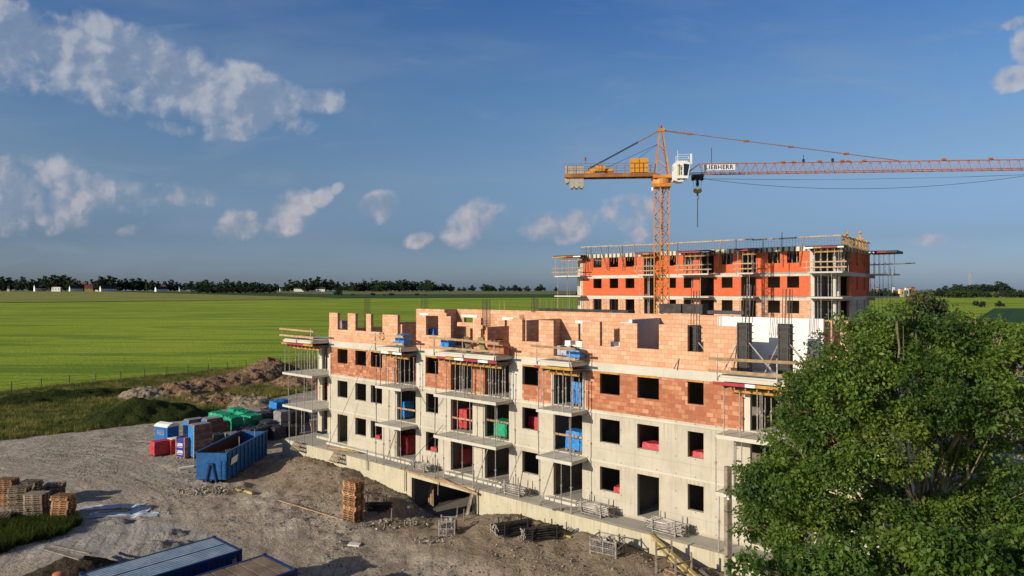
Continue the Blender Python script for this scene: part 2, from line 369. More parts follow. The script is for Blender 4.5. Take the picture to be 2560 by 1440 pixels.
# ---------------------------------------------------------------- site frames (a = along facade to the right, q = inwards, z up)
class Frame:
    def __init__(s, x0, y0, vx):
        dx, dy = 1280-vx, -F; L = math.hypot(dx, dy); s.e = (dx/L, dy/L); s.n = (-s.e[1], s.e[0]); s.p = (x0, y0); s.rz = math.atan2(s.e[1], s.e[0])
    def a(s, px, q=0):
        u = (px-1280)/F; X = s.p[0]+s.n[0]*q; Y = s.p[1]+s.n[1]*q
        return (u*Y-X)/(s.e[0]-u*s.e[1])
    def y(s, px, q=0): return s.p[1]+s.n[1]*q+s.e[1]*s.a(px, q)
    def z(s, px, py, q=0): return CAMZ-(py-HY)*s.y(px, q)/F
    def w(s, a, q, z=0): return Vector((s.p[0]+s.e[0]*a+s.n[0]*q, s.p[1]+s.e[1]*a+s.n[1]*q, z))
N = Frame(5.43, 42.1, -700); FB = Frame(11.64, 97.4, -868)
def n_aq(x, y):
    dx = x-N.p[0]; dy = y-N.p[1]; return dx*N.e[0]+dy*N.e[1], dx*N.n[0]+dy*N.n[1]

# ---------------------------------------------------------------- terrain
def rise(y): return .0111*np.clip(y-150, 0, 1350)
def H(x, y, fine=True):
    x = np.asarray(x, float); y = np.asarray(y, float); a, q = n_aq(x, y)
    h = .35+rise(y)
    front = 1-sst(q, -1.75, -1.0)
    h = h+front*.85*sst(a, -9.0, -5.0)*sst(q, -12.5, -3.0)
    h = h+front*.95*np.exp(-((q+3.0)/2.4)**2)*sst(a, -34, -29)*(1-sst(a, -22.5, -17))
    h = h+front*.55*np.exp(-((a+16.5)/2.2)**2-((q+5.0)/2.2)**2)
    h = h-front*.75*np.exp(-((a+12.4)/2.7)**4)*sst(q, -6, -2)
    h = np.where((q > -1.7) & (q < 14) & (a > -34) & (a < 17), -1.2, h)
    if fine:
        near = 1-sst(y, 90, 150)
        ro = fbm(x, y, .35, 5, 3)-.5; r2 = fbm(x, y, 1.7, 3, 5)-.5
        yard = sst(q, -16, -9)*(1-sst(q, -2.0, -1.7))*sst(a, -40, -30)
        r3 = fbm(x, y, 3.6, 2, 6)-.5; h = h+near*(ro*.3+r2*.12)+near*yard*(ro*.35+r2*.34+r3*.16)
        # wheel ruts swinging round the yard
        rr = np.hypot(x+52, y-30); h = h-.32*np.clip(fbm(x, y, .16, 3, 31)-.36, 0, 1)*near*np.exp(-((np.mod(rr+1.2*(fbm(x, y, .12, 2, 30)-.5), 2.7)-1.3)/.26)**2)*(1-yard)
    return h
def ground_z(x, y): return float(H(np.array([x]), np.array([y]))[0])
def gp(px, py, lift=0.0):
    """point of the ground seen at a pixel of the photograph"""
    z = .8
    for _ in range(16):
        Y = (CAMZ-z-lift)*F/max(py-HY, 1); X = (px-1280)/F*Y; z = max(ground_z(X, Y), .1)*.5+z*.5
    Y = (CAMZ-z-lift)*F/max(py-HY, 1); X = (px-1280)/F*Y
    return Vector((X, Y, max(ground_z(X, Y), z-.1)))
ROAD = np.array([(-140, 20), (-75, 55), (-52, 69), (-43.6, 76), (-39.7, 83.7), (-35, 94), (-30, 104), (-20, 120), (0, 150), (60, 180)])
def grassmask(x, y):
    ye = np.interp(x, ROAD[:, 0], ROAD[:, 1])
    g = sst(y-ye+(fbm(x, y, .25, 4, 8)-.5)*7, -.6, 1.4)
    e = 1-np.hypot((x+35.5)/9.5, (y-41.5)/5.6)+(fbm(x, y, .4, 4, 9)-.5)*.9
    return np.maximum(g, sst(e, .12, .35))
def make_ground():
    def sheet(name, X, Y, hf):
        x, y = X.ravel(), Y.ravel(); z = hf(x, y)
        me = npmesh(name, np.stack([x, y, z], 1), gridfaces(X.shape[1], X.shape[0]), ground_mat, True)
        a, q = n_aq(x, y)
        clay = np.exp(-((q+4.5)/4.5)**2)*sst(a, -20, -8)+.9*np.exp(-((q+4.2)/4)**2)*sst(a, -36, -28)*(1-sst(a, -18, -14))
        pale = np.exp(-(((x+24)/7)**2+((y-42)/4.2)**2))
        col = np.stack([grassmask(x, y), np.clip(clay, 0, 1), pale, np.ones_like(x)], 1).astype('f')
        at = me.color_attributes.new('zones', 'FLOAT_COLOR', 'POINT'); at.data.foreach_set('color', col.ravel())
        return me
    xs = np.concatenate([np.arange(-100, -55, .9), np.arange(-55, 34, .27), np.arange(34, 80, 1.2)]); ys = np.concatenate([np.arange(18, 80, .27), np.arange(80, 181, .8)])
    X, Y = np.meshgrid(xs, ys); o = link(sheet('ground', X, Y, lambda x, y: H(x, y)), 'ground'); tag(o, kind='structure')
    xs = np.concatenate([np.linspace(-6000, -400, 20), np.linspace(-300, 300, 41), np.linspace(400, 6000, 20)]); ys = np.concatenate([np.linspace(-200, 150, 15), np.linspace(180, 1600, 30), np.linspace(1800, 9000, 8)])
    X, Y = np.meshgrid(xs, ys)
    def far(x, y):
        z = H(x, y, False)-.5; return np.where((x > -101) & (x < 81) & (y > 10) & (y < 182), z-2.5, z)
    o = link(sheet('countryside', X, Y, far), 'countryside'); tag(o, kind='structure')
def make_ground_mat():
    m = bpy.data.materials.new('site_ground'); m.use_nodes = True; T = NT(m.node_tree); b = T.n['Principled BSDF']
    b.inputs['Roughness'].default_value = .95; b.inputs['Specular IOR Level'].default_value = .08
    P = T.add('ShaderNodeNewGeometry').outputs['Position']
    Z = T.add('ShaderNodeSeparateColor', ins={0: T.add('ShaderNodeVertexColor', layer_name='zones').outputs[0]})
    n1 = T.noise(P, .35, 6, .62); n2 = T.noise(P, 2.6, 6, .7); n3 = T.noise(P, 9, 4, .75)
    dirt = T.mix(T.sstep(n1, .35, .65), (.365, .305, .24), (.475, .41, .335))
    dirt = T.mix(T.math('MULTIPLY', T.sstep(n2, .5, .7), .6), dirt, (.13, .105, .085))
    dirt = T.mix(T.math('MULTIPLY', T.sstep(n3, .58, .72), .55), dirt, (.52, .46, .39))
    clay = T.mix(T.sstep(n2, .38, .62), (.235, .17, .11), (.30, .245, .175)); clay = T.mix(T.math('MULTIPLY', T.sstep(n3, .52, .72), .6), clay, (.15, .10, .07))
    c = T.mix(T.math('MULTIPLY', T.sstep(T.math('ADD', Z.outputs[1], T.math('MULTIPLY', T.math('SUBTRACT', n1, .5), .7)), .2, .7), .85), dirt, clay)
    c = T.mix(T.math('MULTIPLY', T.sstep(T.math('ADD', Z.outputs[2], T.math('MULTIPLY', T.math('SUBTRACT', n1, .5), .8)), .35, .75), .6), c, (.42, .41, .40))
    tr = T.add('ShaderNodeTexWave', wave_type='RINGS', rings_direction='Z', ins={'Vector': T.add('ShaderNodeMapping', ins={0: P, 1: (52, -30, 0)}).outputs[0], 'Scale': .42, 'Distortion': 2.2, 'Detail': 4, 'Detail Scale': .6})
    c = T.mix(T.math('MULTIPLY', T.math('MULTIPLY', T.sstep(tr.outputs[1], .8, .97), T.sstep(n1, .42, .55)), .38), c, (.15, .125, .105))
    grass = T.mix(T.sstep(T.noise(P, .22, 5, .65), .35, .66), (.12, .16, .03), (.30, .26, .085)); grass = T.mix(T.math('MULTIPLY', T.sstep(n2, .45, .7), .7), grass, (.04, .07, .015))
    gm = T.sstep(T.math('ADD', Z.outputs[0], T.math('MULTIPLY', T.math('SUBTRACT', n2, .5), .6)), .4, .6)
    c = T.mix(gm, c, grass); T.l.new(c, b.inputs[0])
    hgt = T.math('ADD', T.math('MULTIPLY', n2, .7), T.math('ADD', T.math('MULTIPLY', n3, .3), T.math('MULTIPLY', T.noise(P, .9, 3, .5), .5)))
    bp = T.add('ShaderNodeBump', ins={'Height': hgt, 'Strength': .9, 'Distance': .30}); T.l.new(bp.outputs[0], b.inputs['Normal'])
    return m
ground_mat = make_ground_mat(); make_ground()

def field_mat(name, c1, c2, dark, stripe=True, rot=5, bump=.7):
    m = bpy.data.materials.new(name); m.use_nodes = True; T = NT(m.node_tree); b = T.n['Principled BSDF']
    b.inputs['Roughness'].default_value = .9; b.inputs['Specular IOR Level'].default_value = .1
    P = T.add('ShaderNodeNewGeometry').outputs['Position']
    s1 = T.add('ShaderNodeMapping', ins={0: P, 2: (0, 0, R(rot)), 3: (.006, .05, 1)}).outputs[0]
    s2 = T.add('ShaderNodeMapping', ins={0: P, 2: (0, 0, R(rot)), 3: (.05, .5, 1)}).outputs[0]
    c = T.mix(T.sstep(T.noise(P, .012, 5, .6), .35, .65), c1, c2)
    if stripe:
        c = T.mix(T.math('MULTIPLY', T.sstep(T.noise(s1, 2.2, 6, .65), .5, .60), .7), c, dark)
        c = T.mix(T.math('MULTIPLY', T.sstep(T.noise(s2, 1.6, 5, .7), .52, .64), .6), c, dark)
        tl = T.add('ShaderNodeSeparateXYZ', ins={0: T.add('ShaderNodeMapping', ins={0: P, 2: (0, 0, R(rot-1)), 3: (1, 1, 1)}).outputs[0]}).outputs[1]
        fr = T.math('FRACT', T.math('DIVIDE', T.math('ADD', tl, T.math('MULTIPLY', T.noise(P, .02, 2, .5), 9)), 21.0))
        c = T.mix(T.math('MULTIPLY', T.math('LESS_THAN', T.math('ABSOLUTE', T.math('SUBTRACT', fr, .5)), .022), .55), c, dark)
    c = T.mix(T.math('MULTIPLY', T.sstep(T.noise(P, .9, 4, .7), .5, .7), .25), c, dark)
    T.l.new(c, b.inputs[0])
    bp = T.add('ShaderNodeBump', ins={'Height': T.noise(P, 1.3, 5, .7), 'Strength': bump, 'Distance': .8}); T.l.new(bp.outputs[0], b.inputs['Normal'])
    return m
def sheet_rows(name, rows, m, lift, nx=40):
    """rows: (y_left, x_left, y_right, x_right); a ground-following sheet"""
    V = []
    for (y0, x0, y1, x1) in rows:
        t = np.linspace(0, 1, nx); x = x0+(x1-x0)*t; y = y0+(y1-y0)*t; V.append(np.stack([x, y, H(x, y, False)+lift], 1))
    me = npmesh(name, np.concatenate(V), gridfaces(nx, len(rows)), m, True); o = link(me, name); tag(o, kind='structure'); return o
def gy(py, lift=0):   # distance at which the rising plain meets a pixel row
    k = (py-HY)/F; y = 15.25/k
    return y if y < 150 else (15.25+1.665)/(k+.0111)
fence_p, fence_d = Vector((-75.3, 102.8)), Vector((.59, .807))
ys = list(np.linspace(30, 178, 14)); rows = []
for y in ys: rows.append((y, -700-y, y, fence_p.x+(y-fence_p.y)*.731-.8))
xr = rows[-1][3]; yf = [180, 200, 240, 300, 380, 480, 600, 720, gy(742.5)]
for i, y in enumerate(yf): rows.append((y*1.02 if i > 5 else y, -700-y*1.2, y, 560+y*1.2))
sheet_rows('wheat_field', rows, field_mat('wheat', (.27, .36, .028), (.35, .42, .045), (.12, .21, .02)), .05, 60)
ya = gy(742.5)
def sheet_poly(name, bottom, top, m, lift, n=50, k=5):
    """field sheet between two lines given as (column, row) of the photograph, laid on the rising plain"""
    px = np.linspace(bottom[0][0], bottom[-1][0], n); yb = np.array([gy(v) for v in np.interp(px, [q[0] for q in bottom], [q[1] for q in bottom])]); yt = np.array([gy(v) for v in np.interp(px, [q[0] for q in top], [q[1] for q in top])])
    V = []
    for i in range(k): y = yb+(yt-yb)*i/(k-1); x = (px-1280)/F*y; V.append(np.stack([x, y, H(x, y, False)+lift], 1))
    tag(link(npmesh(name, np.concatenate(V), gridfaces(n, k), m, True), name), kind='structure')
sheet_poly('ripening_field', [(-600, 758), (0, 757), (560, 751), (850, 747)], [(-600, 729), (250, 729), (500, 735), (850, 745)], field_mat('ripe', (.27, .27, .06), (.31, .30, .08), (.15, .19, .04), True, 2), .3)
sheet_poly('dark_green_field', [(300, 730), (560, 737.5), (850, 746), (1440, 744)], [(300, 728.8), (560, 731.5), (850, 736), (1440, 736)], field_mat('beet', (.045, .085, .022), (.055, .10, .03), (.03, .06, .015), False), .45)
sheet_poly('fallow_field', [(560, 731.5), (850, 736), (1440, 736)], [(560, 729), (850, 729.5), (1440, 729.5)], field_mat('fallow', (.24, .20, .12), (.20, .185, .10), (.11, .12, .05), True, 0), .45)
mb = MB()
for i in range(30):
    q = [(px, np.interp(px, (-600, 0, 560, 850), (758.5, 757.5, 751.5, 747.5))) for px in (-600+i*48.3, -600+(i+1)*48.3)]
    c_ = [(p_-1280)/F*gy(r_) for p_, r_ in q]; d_ = [gy(r_) for _, r_ in q]
    mb.face([(c_[0], d_[0]-3, float(H(c_[0], d_[0], False))+.5), (c_[1], d_[1]-3, float(H(c_[1], d_[1], False))+.5), (c_[1], d_[1]+4, float(H(c_[1], d_[1], False))+.5), (c_[0], d_[0]+4, float(H(c_[0], d_[0], False))+.5)])
tag(mb.build('field_margin', mat('field_margin_green', (.07, .11, .02), .95)), kind='structure')
pa, pb = Vector(((2485-1280)/F*gy(771), gy(771))), Vector(((2415-1280)/F*gy(808), gy(808)))
sheet_rows('deep_green_field', [(pb.y, pb.x, pb.y, pb.x+150), ((pa.y+pb.y)/2, (pa.x+pb.x)/2+1, (pa.y+pb.y)/2, pb.x+190), (pa.y, pa.x, pa.y, pa.x+250)], field_mat('deep', (.035, .085, .03), (.04, .095, .035), (.02, .055, .015), False), .12)
for k, (xa, xb) in enumerate([(2522, 2494), (2530, 2505)]):
    mb = MB(); a = Vector(((xa-1280)/F*gy(774), gy(774))); b = Vector(((xb-1280)/F*gy(806), gy(806)))
    for z in (0,): mb.face([(b.x, b.y, H(b.x, b.y, False)+.2), (b.x+.8, b.y, H(b.x, b.y, False)+.2), (a.x+1.4, a.y, H(a.x, a.y, False)+.2), (a.x, a.y, H(a.x, a.y, False)+.2)])
    tag(mb.build('wheel_track', mat('track_green', (.015, .035, .012), .95)), kind='structure')
x = [(p-1280)/F*560 for p in (2180, 2560)]
mb = MB(); mb.face([(x[0]-5, 556, H(0, 556, False)+.25), (x[1]+40, 566, H(0, 566, False)+.25), (x[1]+40, 570, H(0, 570, False)+.25), (x[0]-5, 560, H(0, 560, False)+.25)])
tag(mb.build('grass_margin', mat('margin_green', (.05, .085, .02), .95, var=.4, vscale=.3)), kind='structure')

# ---------------------------------------------------------------- near building
FL = [2.3, 5.25, 8.22, 11.15]
A = N.a
bld = thing('apartment_building', 'unfinished nearer block of raw concrete and salmon clay blocks beside the dirt yard', 'building', N.w(0, 0), N.rz)
AL, AR = A(822), 15.5
cols = {'A1': (A(844), A(869)), 'A2': (A(888.3), A(915.4)), 'A3': (A(927), A(955.5)), 'A4': (A(992.5), A(1039.5)),
        'B1': (A(1064.8), A(1095.6)), 'B2': (A(1127), A(1181.5)), 'B3': (A(1212), A(1272.5)), 'C1': (A(1305.6), A(1346.5)), 'C2': (A(1383.7), A(1455.5)),
        'D1': (A(1499.6), A(1549.3)), 'D2': (A(1592.7), A(1647.2)), 'D3': (A(1718.7), A(1758.7)), 'E1': (A(1875), A(1875)+3.2)}
doors = {'A4', 'B2', 'B3', 'C2', 'E1'}
def holes(lv):
    z = FL[lv]; r = []
    for k, (a0, a1) in cols.items():
        full = k in doors or (lv == 0 and k in ('A1', 'D2'))
        r.append((a0, a1, z+(.02 if full else 1.05), z+2.5 if lv < 2 else z+2.38))
    return r
mb = MB(); mb.wall('x', 0, .25, [(AL, AR, FL[0]-.3, 8.24)], holes(0)+holes(1)); mb.build('concrete_wall', M['conc'], bld)
concr = [(A(1041), A(1063)), (A(1272.5), A(1305.6)), (A(1378), A(1383.7)), (A(1455.5), A(1464)), (A(1860), A(1875)), (AL, A(826))]
cs = sorted(concr)
for i in range(len(cs)):
    u0, u1 = cs[i][1], cs[i+1][0] if i+1 < len(cs) else AR
    mb = MB(); mb.wall('x', 0, .25, [(u0, u1, 8.24, 10.64)], holes(2)); mb.build('clay_block_wall', M['brick_mid'], bld)
for a, b in concr:
    mb = MB(); mb.box(a, b, .002, .26, 8.24, 10.64); mb.build('concrete_column', M['conc_plain'], bld)
mb = MB(); mb.box(AL, AR, -.012, .26, 10.64, 11.15); mb.build('ring_beam', M['conc_plain'], bld)
for z in FL[1:3]:
    mb = MB(); mb.box(AL, AR, -.045, -.001, z-.20, z-.06); mb.build('floor_ledge', M['conc_plain'], bld)
for i, z in enumerate(FL):
    mb = MB(); mb.box(AL+.01, AR-.01, .26, 11.8, z-.22, z-(.0 if i else .01)); mb.build('floor_slab', M['slab'], bld)
# top storey: blockwork in progress
S0 = 11.15; ST = 12.2; PT = 13.66; TT = 14.2
sol = [(AL, A(994), S0, ST), (A(823.2), A(844), ST, PT), (A(869.4), A(888.5), ST, PT), (A(915.2), A(927.3), ST, PT), (A(956.2), A(994), ST, PT)]
a40 = A(1040.5)
sol += [(a40, A(1127), S0, TT-.5), (a40, A(1116), TT-.5, TT-.25), (a40, A(1111), TT-.25, TT), (A(1182), A(1202), S0, PT), (A(1172), A(1206), 12.9, 13.15), (A(1143), A(1182), 13.0, 13.3), (A(1272.5), A(1305.6), S0, PT),
        (A(1305.6), A(1383.7), S0, ST), (A(1347), A(1383.7), ST, PT), (A(1455.5), A(1847), S0, ST), (A(1455.5), A(1499.6), ST, PT+.02), (A(1549.3), A(1592.7), ST, PT), (A(1647.2), A(1718.7), ST, PT), (A(1758.7), A(1847), ST, PT+.02)]
hol = [(A(1064.8), A(1095.6), ST, 13.7)]
for u0, u1 in ((-99, A(1000)), (A(1000), A(1142)), (A(1142), A(1230)), (A(1230), A(1430)), (A(1430), 99)):
    g_ = [r for r in sol if u0 < (r[0]+r[1])/2 < u1]; mb = MB(); mb.wall('x', 0, .25, g_, hol if u0 == A(1000) else []); mb.build('clay_block_wall', M['brick_top'], bld)
def top_wall(q, a0, a1, z1, hs, m='brick_top', name='partition_wall', th=.25, extra=[]):
    mb = MB(); mb.wall('x', q, q+th, [(a0, a1, S0, z1)]+extra, hs); return mb.build(name, M[m], bld)
Q = 4.2
hs = [(A(1160, Q), A(1186, Q), S0, 13.45), (A(1262, Q), A(1276, Q), S0, 13.35), (A(1446, Q), A(1470, Q), S0, 13.3), (A(1560, Q), A(1580, Q), S0, 13.3)]
top_wall(Q, -17.2, 6.6, 14.1, hs)
for h in hs:
    mb = MB(); mb.box(h[0]-.25, h[1]+.3, Q-.03, Q+.27, h[3], h[3]+.2); mb.build('lintel', M['white_block'], bld)
mb = MB(); mb.box(A(1050), A(1071), -.03, .26, 13.72, 13.86); mb.build('lintel', M['white_block'], bld)
top_wall(2.9, 6.3, 12.2, 14.1, [(9.3, 9.9, S0, 12.0)], 'white_block')
top_wall(11.5, AL, 10, 13.7, [(-24, -22, 12.1, 14), (-10, -9, 12, 14)])
def cross(a, q0, q1, z1, m='brick_top', z0=S0, th=.24, name='partition_wall', hs=[]):
    mb = MB(); mb.wall('y', a, a+th, [(q0, q1, z0, z1)], hs); return mb.build(name, M[m], bld)
cross(a40, .26, Q-.01, 14.1); cross(AL, .26, 11.4, 12.2); cross(A(1205), .3, 3.0, 13.0); cross(A(1303), .26, 4.1, 13.6)
cross(A(1500), 1.6, Q-.01, 13.2); cross(A(1573, .7), .7, 6.5, 13.85, 'shade_and_grey', th=.22)  # last one is a white wall, its shaded side painted in as grey
mb = MB(); mb.box(A(1573, .7)-.004, A(1573, .7)+.224, .66, .699, 12.6, 13.85); mb.build('wall_end', M['white_block'], bld)
cross(A(1712), .6, 4.0, 12.6); cross(A(994), .26, 3.4, 12.9); cross(A(930), 2.5, 6, 12.9); cross(11.9, 3.2, 9, 13.7); cross(14, 2, 9, 13.4); 
mb = MB(); mb.wall('x', 3.6, 3.85, [(N.a(2056, 3.6), N.a(2080, 3.6), S0, 14.0), (N.a(2100, 3.6), N.a(2120, 3.6), S0, 14.0), (N.a(2056, 3.6), N.a(2120, 3.6), S0, 12.2)], []); mb.build('clay_block_wall', M['brick_top'], bld)
# inside walls of the finished storeys
for lv in range(3):
    z = FL[lv]; mb = MB()
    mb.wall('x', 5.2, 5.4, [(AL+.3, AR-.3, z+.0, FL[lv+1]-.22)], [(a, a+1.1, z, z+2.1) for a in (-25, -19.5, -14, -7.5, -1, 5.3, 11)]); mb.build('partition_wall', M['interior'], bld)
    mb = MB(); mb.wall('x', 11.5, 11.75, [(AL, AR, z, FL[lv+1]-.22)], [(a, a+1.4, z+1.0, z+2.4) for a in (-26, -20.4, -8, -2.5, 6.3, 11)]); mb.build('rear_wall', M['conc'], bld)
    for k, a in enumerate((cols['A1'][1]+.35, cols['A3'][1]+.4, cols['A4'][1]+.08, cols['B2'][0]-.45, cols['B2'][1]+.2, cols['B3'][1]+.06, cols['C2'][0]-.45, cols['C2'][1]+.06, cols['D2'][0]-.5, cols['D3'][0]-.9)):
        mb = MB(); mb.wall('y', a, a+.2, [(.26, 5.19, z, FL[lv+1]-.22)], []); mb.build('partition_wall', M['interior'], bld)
# end walls
for a in (AL, AR-.25):
    mb = MB(); mb.wall('y', a, a+.25, [(.26, 11.49, FL[0]-.3, 11.1)], []); mb.build('end_wall', M['conc'], bld)
# recessed left wing behind the corner balcony
LQ = 1.75; AW = -33.1
for lv in range(3):
    z = FL[lv]; mb = MB(); mb.wall('x', LQ, LQ+.25, [(AW, AL-.01, z, FL[lv+1]-.2)], [(A(806, LQ), A(819, LQ), z, z+2.45), (AW-.1, AW+.02, z, z+3)]); mb.build('recessed_wall', M['conc'] if lv < 2 else M['conc_plain'], bld)
    mb = MB(); mb.wall('y', AW, AW+.2, [(LQ+.26, 9, z, FL[lv+1]-.2)], []); mb.build('end_wall', M['conc'], bld)
    mb = MB(); mb.wall('y', AL, AL+.2, [(.0, 0.001, z, z+.01)], []) 
    mb = MB(); mb.box(AW+.3, AL-.3, 4.6, 4.75, z, FL[lv+1]-.22); mb.build('partition_wall', M['interior'], bld)
    mb = MB(); mb.box(AW+.01, AL-.01, LQ+.01, 9, FL[lv+1]-.21, FL[lv+1]); mb.build('floor_slab', M['slab'], bld)
# balconies
P = 1.72
BAL = {'L': (-33.5, AL+.03, LQ), 'A': (A(938, -P), A(1002, -P), 0), 'B': (A(1084, -P), A(1239.6, -P), 0), 'C': (A(1340, -P), A(1428.5, -P), 0), 'E': (A(1789, -P), 14.6, 0)}
for k, (a0, a1, qb) in BAL.items():
    for lv in (1, 2, 3):
        if k == 'C' and lv == 1 or lv:
            z = FL[lv]; d = .06 if lv < 3 else .0
            mb = MB(); mb.box(a0, a1, -P, qb-.014, z-.2-d, z-d)
            if lv == 3: mb.box(a0+.12, a1-.12, -P+.12, qb-.05, z+.003, z+.08)
            mb.build('balcony_slab', [M['conc_plain']], bld)
mb = MB(); mb.box(A(1780), A(1800), -P, -.02, 2.1+1.9, 2.1+2.05)
# terrace and retaining wall with the garage opening
G0, G1 = A(1030, -1.75), A(1181, -1.75)
mb = MB(); mb.wall('x', -1.78, -1.5, [(-33.4, AR, -1.3, 2.08)], [(G0, G1, -1.4, 1.72)]); mb.build('retaining_wall', M['terrace'], bld)
mb = MB(); mb.box(-33.38, AR, -1.49, -.022, 1.85, 2.085); mb.box(-33.38, AL-.02, -.02, LQ-.02, 1.85, 2.085); mb.build('terrace', M['slab'], bld)
for u0, u1 in ((AL+.3, -16.5), (cols['B2'][0]-.2, cols['B3'][1]+.3), (cols['C2'][0]-.4, cols['C2'][1]+.2)):
    mb = MB(); mb.box(u0, u1, -.45, -.03, 2.088, 2.25); mb.build('door_step', M['conc_plain'], bld)
mb = MB(); mb.box(-31.2, -29.1, .4, 1.6, 2.088, 2.3); mb.build('door_step', M['conc_plain'], bld)
mb = MB(); mb.wall('y', G0-.26, G0-.01, [(-1.49, 9, -1.3, 1.84)], []); mb.wall('y', G1+.01, G1+.26, [(-1.49, 9, -1.3, 1.84)], []); mb.build('garage_side_wall', M['interior'], bld)  # garage walls, floor and ceiling coloured dark to carry the shade inside
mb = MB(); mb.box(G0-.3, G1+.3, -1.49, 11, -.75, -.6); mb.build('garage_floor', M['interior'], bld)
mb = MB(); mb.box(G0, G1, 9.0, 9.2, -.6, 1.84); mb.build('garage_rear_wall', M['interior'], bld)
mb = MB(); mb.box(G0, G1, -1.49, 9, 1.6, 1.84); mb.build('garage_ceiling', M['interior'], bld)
# ---------------------------------------------------------------- far building
f = FB.a
far = thing('apartment_building', 'taller unfinished apartment block of orange-red blocks behind the tower crane', 'building', FB.w(0, 0), FB.rz)
FA0, FA1 = f(1457), f(2101)
wc = [(1483.4, 1504), (1524, 1545.5), (1563.7, 1586), (1672, 1690), (1708.6, 1733), (1804, 1831.6), (1919.5, 1950), (1967.6, 1998)]
dc = [(1610, 1640), (1749.6, 1784.8), (1852.7, 1889.8)]
lev = [(9.2, 11.6, 10.1), (12.05, 14.47, 12.95), (14.95, 17.35, 15.96), (17.82, 20.25, 18.9)]
LOG = f(2036)
for i, (z0, z1, sill) in enumerate(lev):
    hh = [(f(a), f(b), sill, z1-.03) for a, b in wc]+[(f(a), f(b), z0+.02, z1-.03) for a, b in dc]
    mb = MB(); mb.wall('x', 0, .3, [(FA0, f(2025), z0, z1)], hh); mb.build('block_wall', M['brick_red'] if i > 1 else M['brick_top'], far)
    mb = MB(); mb.wall('x', 0, .3, [(f(2025), LOG, z0, z1)], []); mb.build('concrete_column', M['conc_plain'], far)
    mb = MB(); mb.box(FA0-.45, FA0-.01, .01, .3, z0, z1); mb.build('concrete_column', M['conc_plain'], far)
    mb = MB(); mb.wall('y', FA1-.3, FA1, [(5.6, 15.5, z0, z1)], [(8.0, 8.9, sill-.2, z1), (12, 12.9, sill-.2, z1)]); mb.build('side_wall', M['brick_red'] if i > 1 else M['conc'], far)
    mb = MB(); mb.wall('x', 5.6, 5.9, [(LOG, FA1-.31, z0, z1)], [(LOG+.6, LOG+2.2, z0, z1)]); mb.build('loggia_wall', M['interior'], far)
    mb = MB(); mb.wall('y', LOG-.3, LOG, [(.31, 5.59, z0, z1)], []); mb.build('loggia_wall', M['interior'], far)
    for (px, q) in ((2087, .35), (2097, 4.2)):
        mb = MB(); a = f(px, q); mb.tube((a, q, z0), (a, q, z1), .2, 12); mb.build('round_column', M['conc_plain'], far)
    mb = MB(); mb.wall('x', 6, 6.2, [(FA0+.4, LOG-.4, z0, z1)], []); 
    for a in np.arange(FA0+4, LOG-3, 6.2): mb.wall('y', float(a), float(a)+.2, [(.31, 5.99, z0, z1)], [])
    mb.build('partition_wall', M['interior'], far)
    mb = MB(); mb.wall('x', 15.2, 15.5, [(FA0-2, FA1-.31, z0, z1)], [(f(1470), f(1480), sill, z1)]); mb.build('rear_wall', M['brick_red'], far)
    mb = MB(); mb.wall('x', 2.0, 2.3, [(FA0-2.2, FA0-1.7, z0, z1)], []); mb.build('concrete_column', M['conc_plain'], far)
    mb = MB(); mb.wall('y', FA0-.44, FA0-.2, [(.32, 2.0, z0, z1)], []); mb.wall('y', FA0-2.2, FA0-2.0, [(2.31, 15, z0, z1)], []); mb.build('recess_wall', M['conc_plain'], far)
for z in (11.6, 14.47, 17.35):
    mb = MB(); mb.box(FA0-.45, FA1+.02, -.02, 15.5, z, z+.45); mb.box(FA0-2.2, FA0-.46, 2.0, 15.4, z, z+.45); mb.build('floor_slab', M['conc_plain'], far)
stripe = bpy.data.materials.new('formwork_boards'); stripe.use_nodes = True; _T = NT(stripe.node_tree)
_u = _T.add('ShaderNodeSeparateXYZ', ins={0: _T.add('ShaderNodeTexCoord').outputs['UV']})
_c = _T.mix(_T.math('LESS_THAN', _T.math('FRACT', _T.math('MULTIPLY', _u.outputs[0], 1.55)), .62), (.03, .028, .025), (.50, .46, .33))
_T.l.new(_T.mix(_T.math('MULTIPLY', _T.sstep(_T.noise(None, .25, 2, .5), .48, .55), .75), _c, (.06, .055, .045)), _T.n['Principled BSDF'].inputs[0])
mb = MB(); mb.box(FA0-.5, FA1+.1, -.1, 15.6, 20.26, 20.78); mb.build('edge_formwork', stripe, far)
mb = MB(); mb.box(FA0-.4, FA1, 0, 15.5, 20.79, 20.84); mb.build('roof_slab', M['slab'], far)
FBAL = [(f(1386, -1.6), f(1451, -1.6), 1.9), (f(1592, -1.6), f(1634, -1.6), 0), (f(1694, -1.6), f(1771, -1.6), 0), (f(1841, -1.6), f(1885, -1.6), 0), (f(2017, -1.6), f(2106, -1.6), 0)]
for a0, a1, qb in FBAL:
    for z in (12.1, 14.95, 17.82):
        mb = MB(); mb.box(a0, a1, -1.6, qb-.025, z-.22, z-.04)
        if a0 > 20: mb.box(FA1+.03, a1, -.02, 5.0, z-.22, z-.04)
        mb.build('balcony_slab', M['conc_plain'], far)
for z in (12.1, 14.95, 17.82):
    mb = MB(); mb.box(FA1+.03, FA1+3.2, 13.6, 17.6, z-.22, z-.04); mb.box(FA1-3, FA1+.6, 15.52, 15.9, z-.6, z-.23); mb.build('balcony_slab', M['conc_plain'], far)

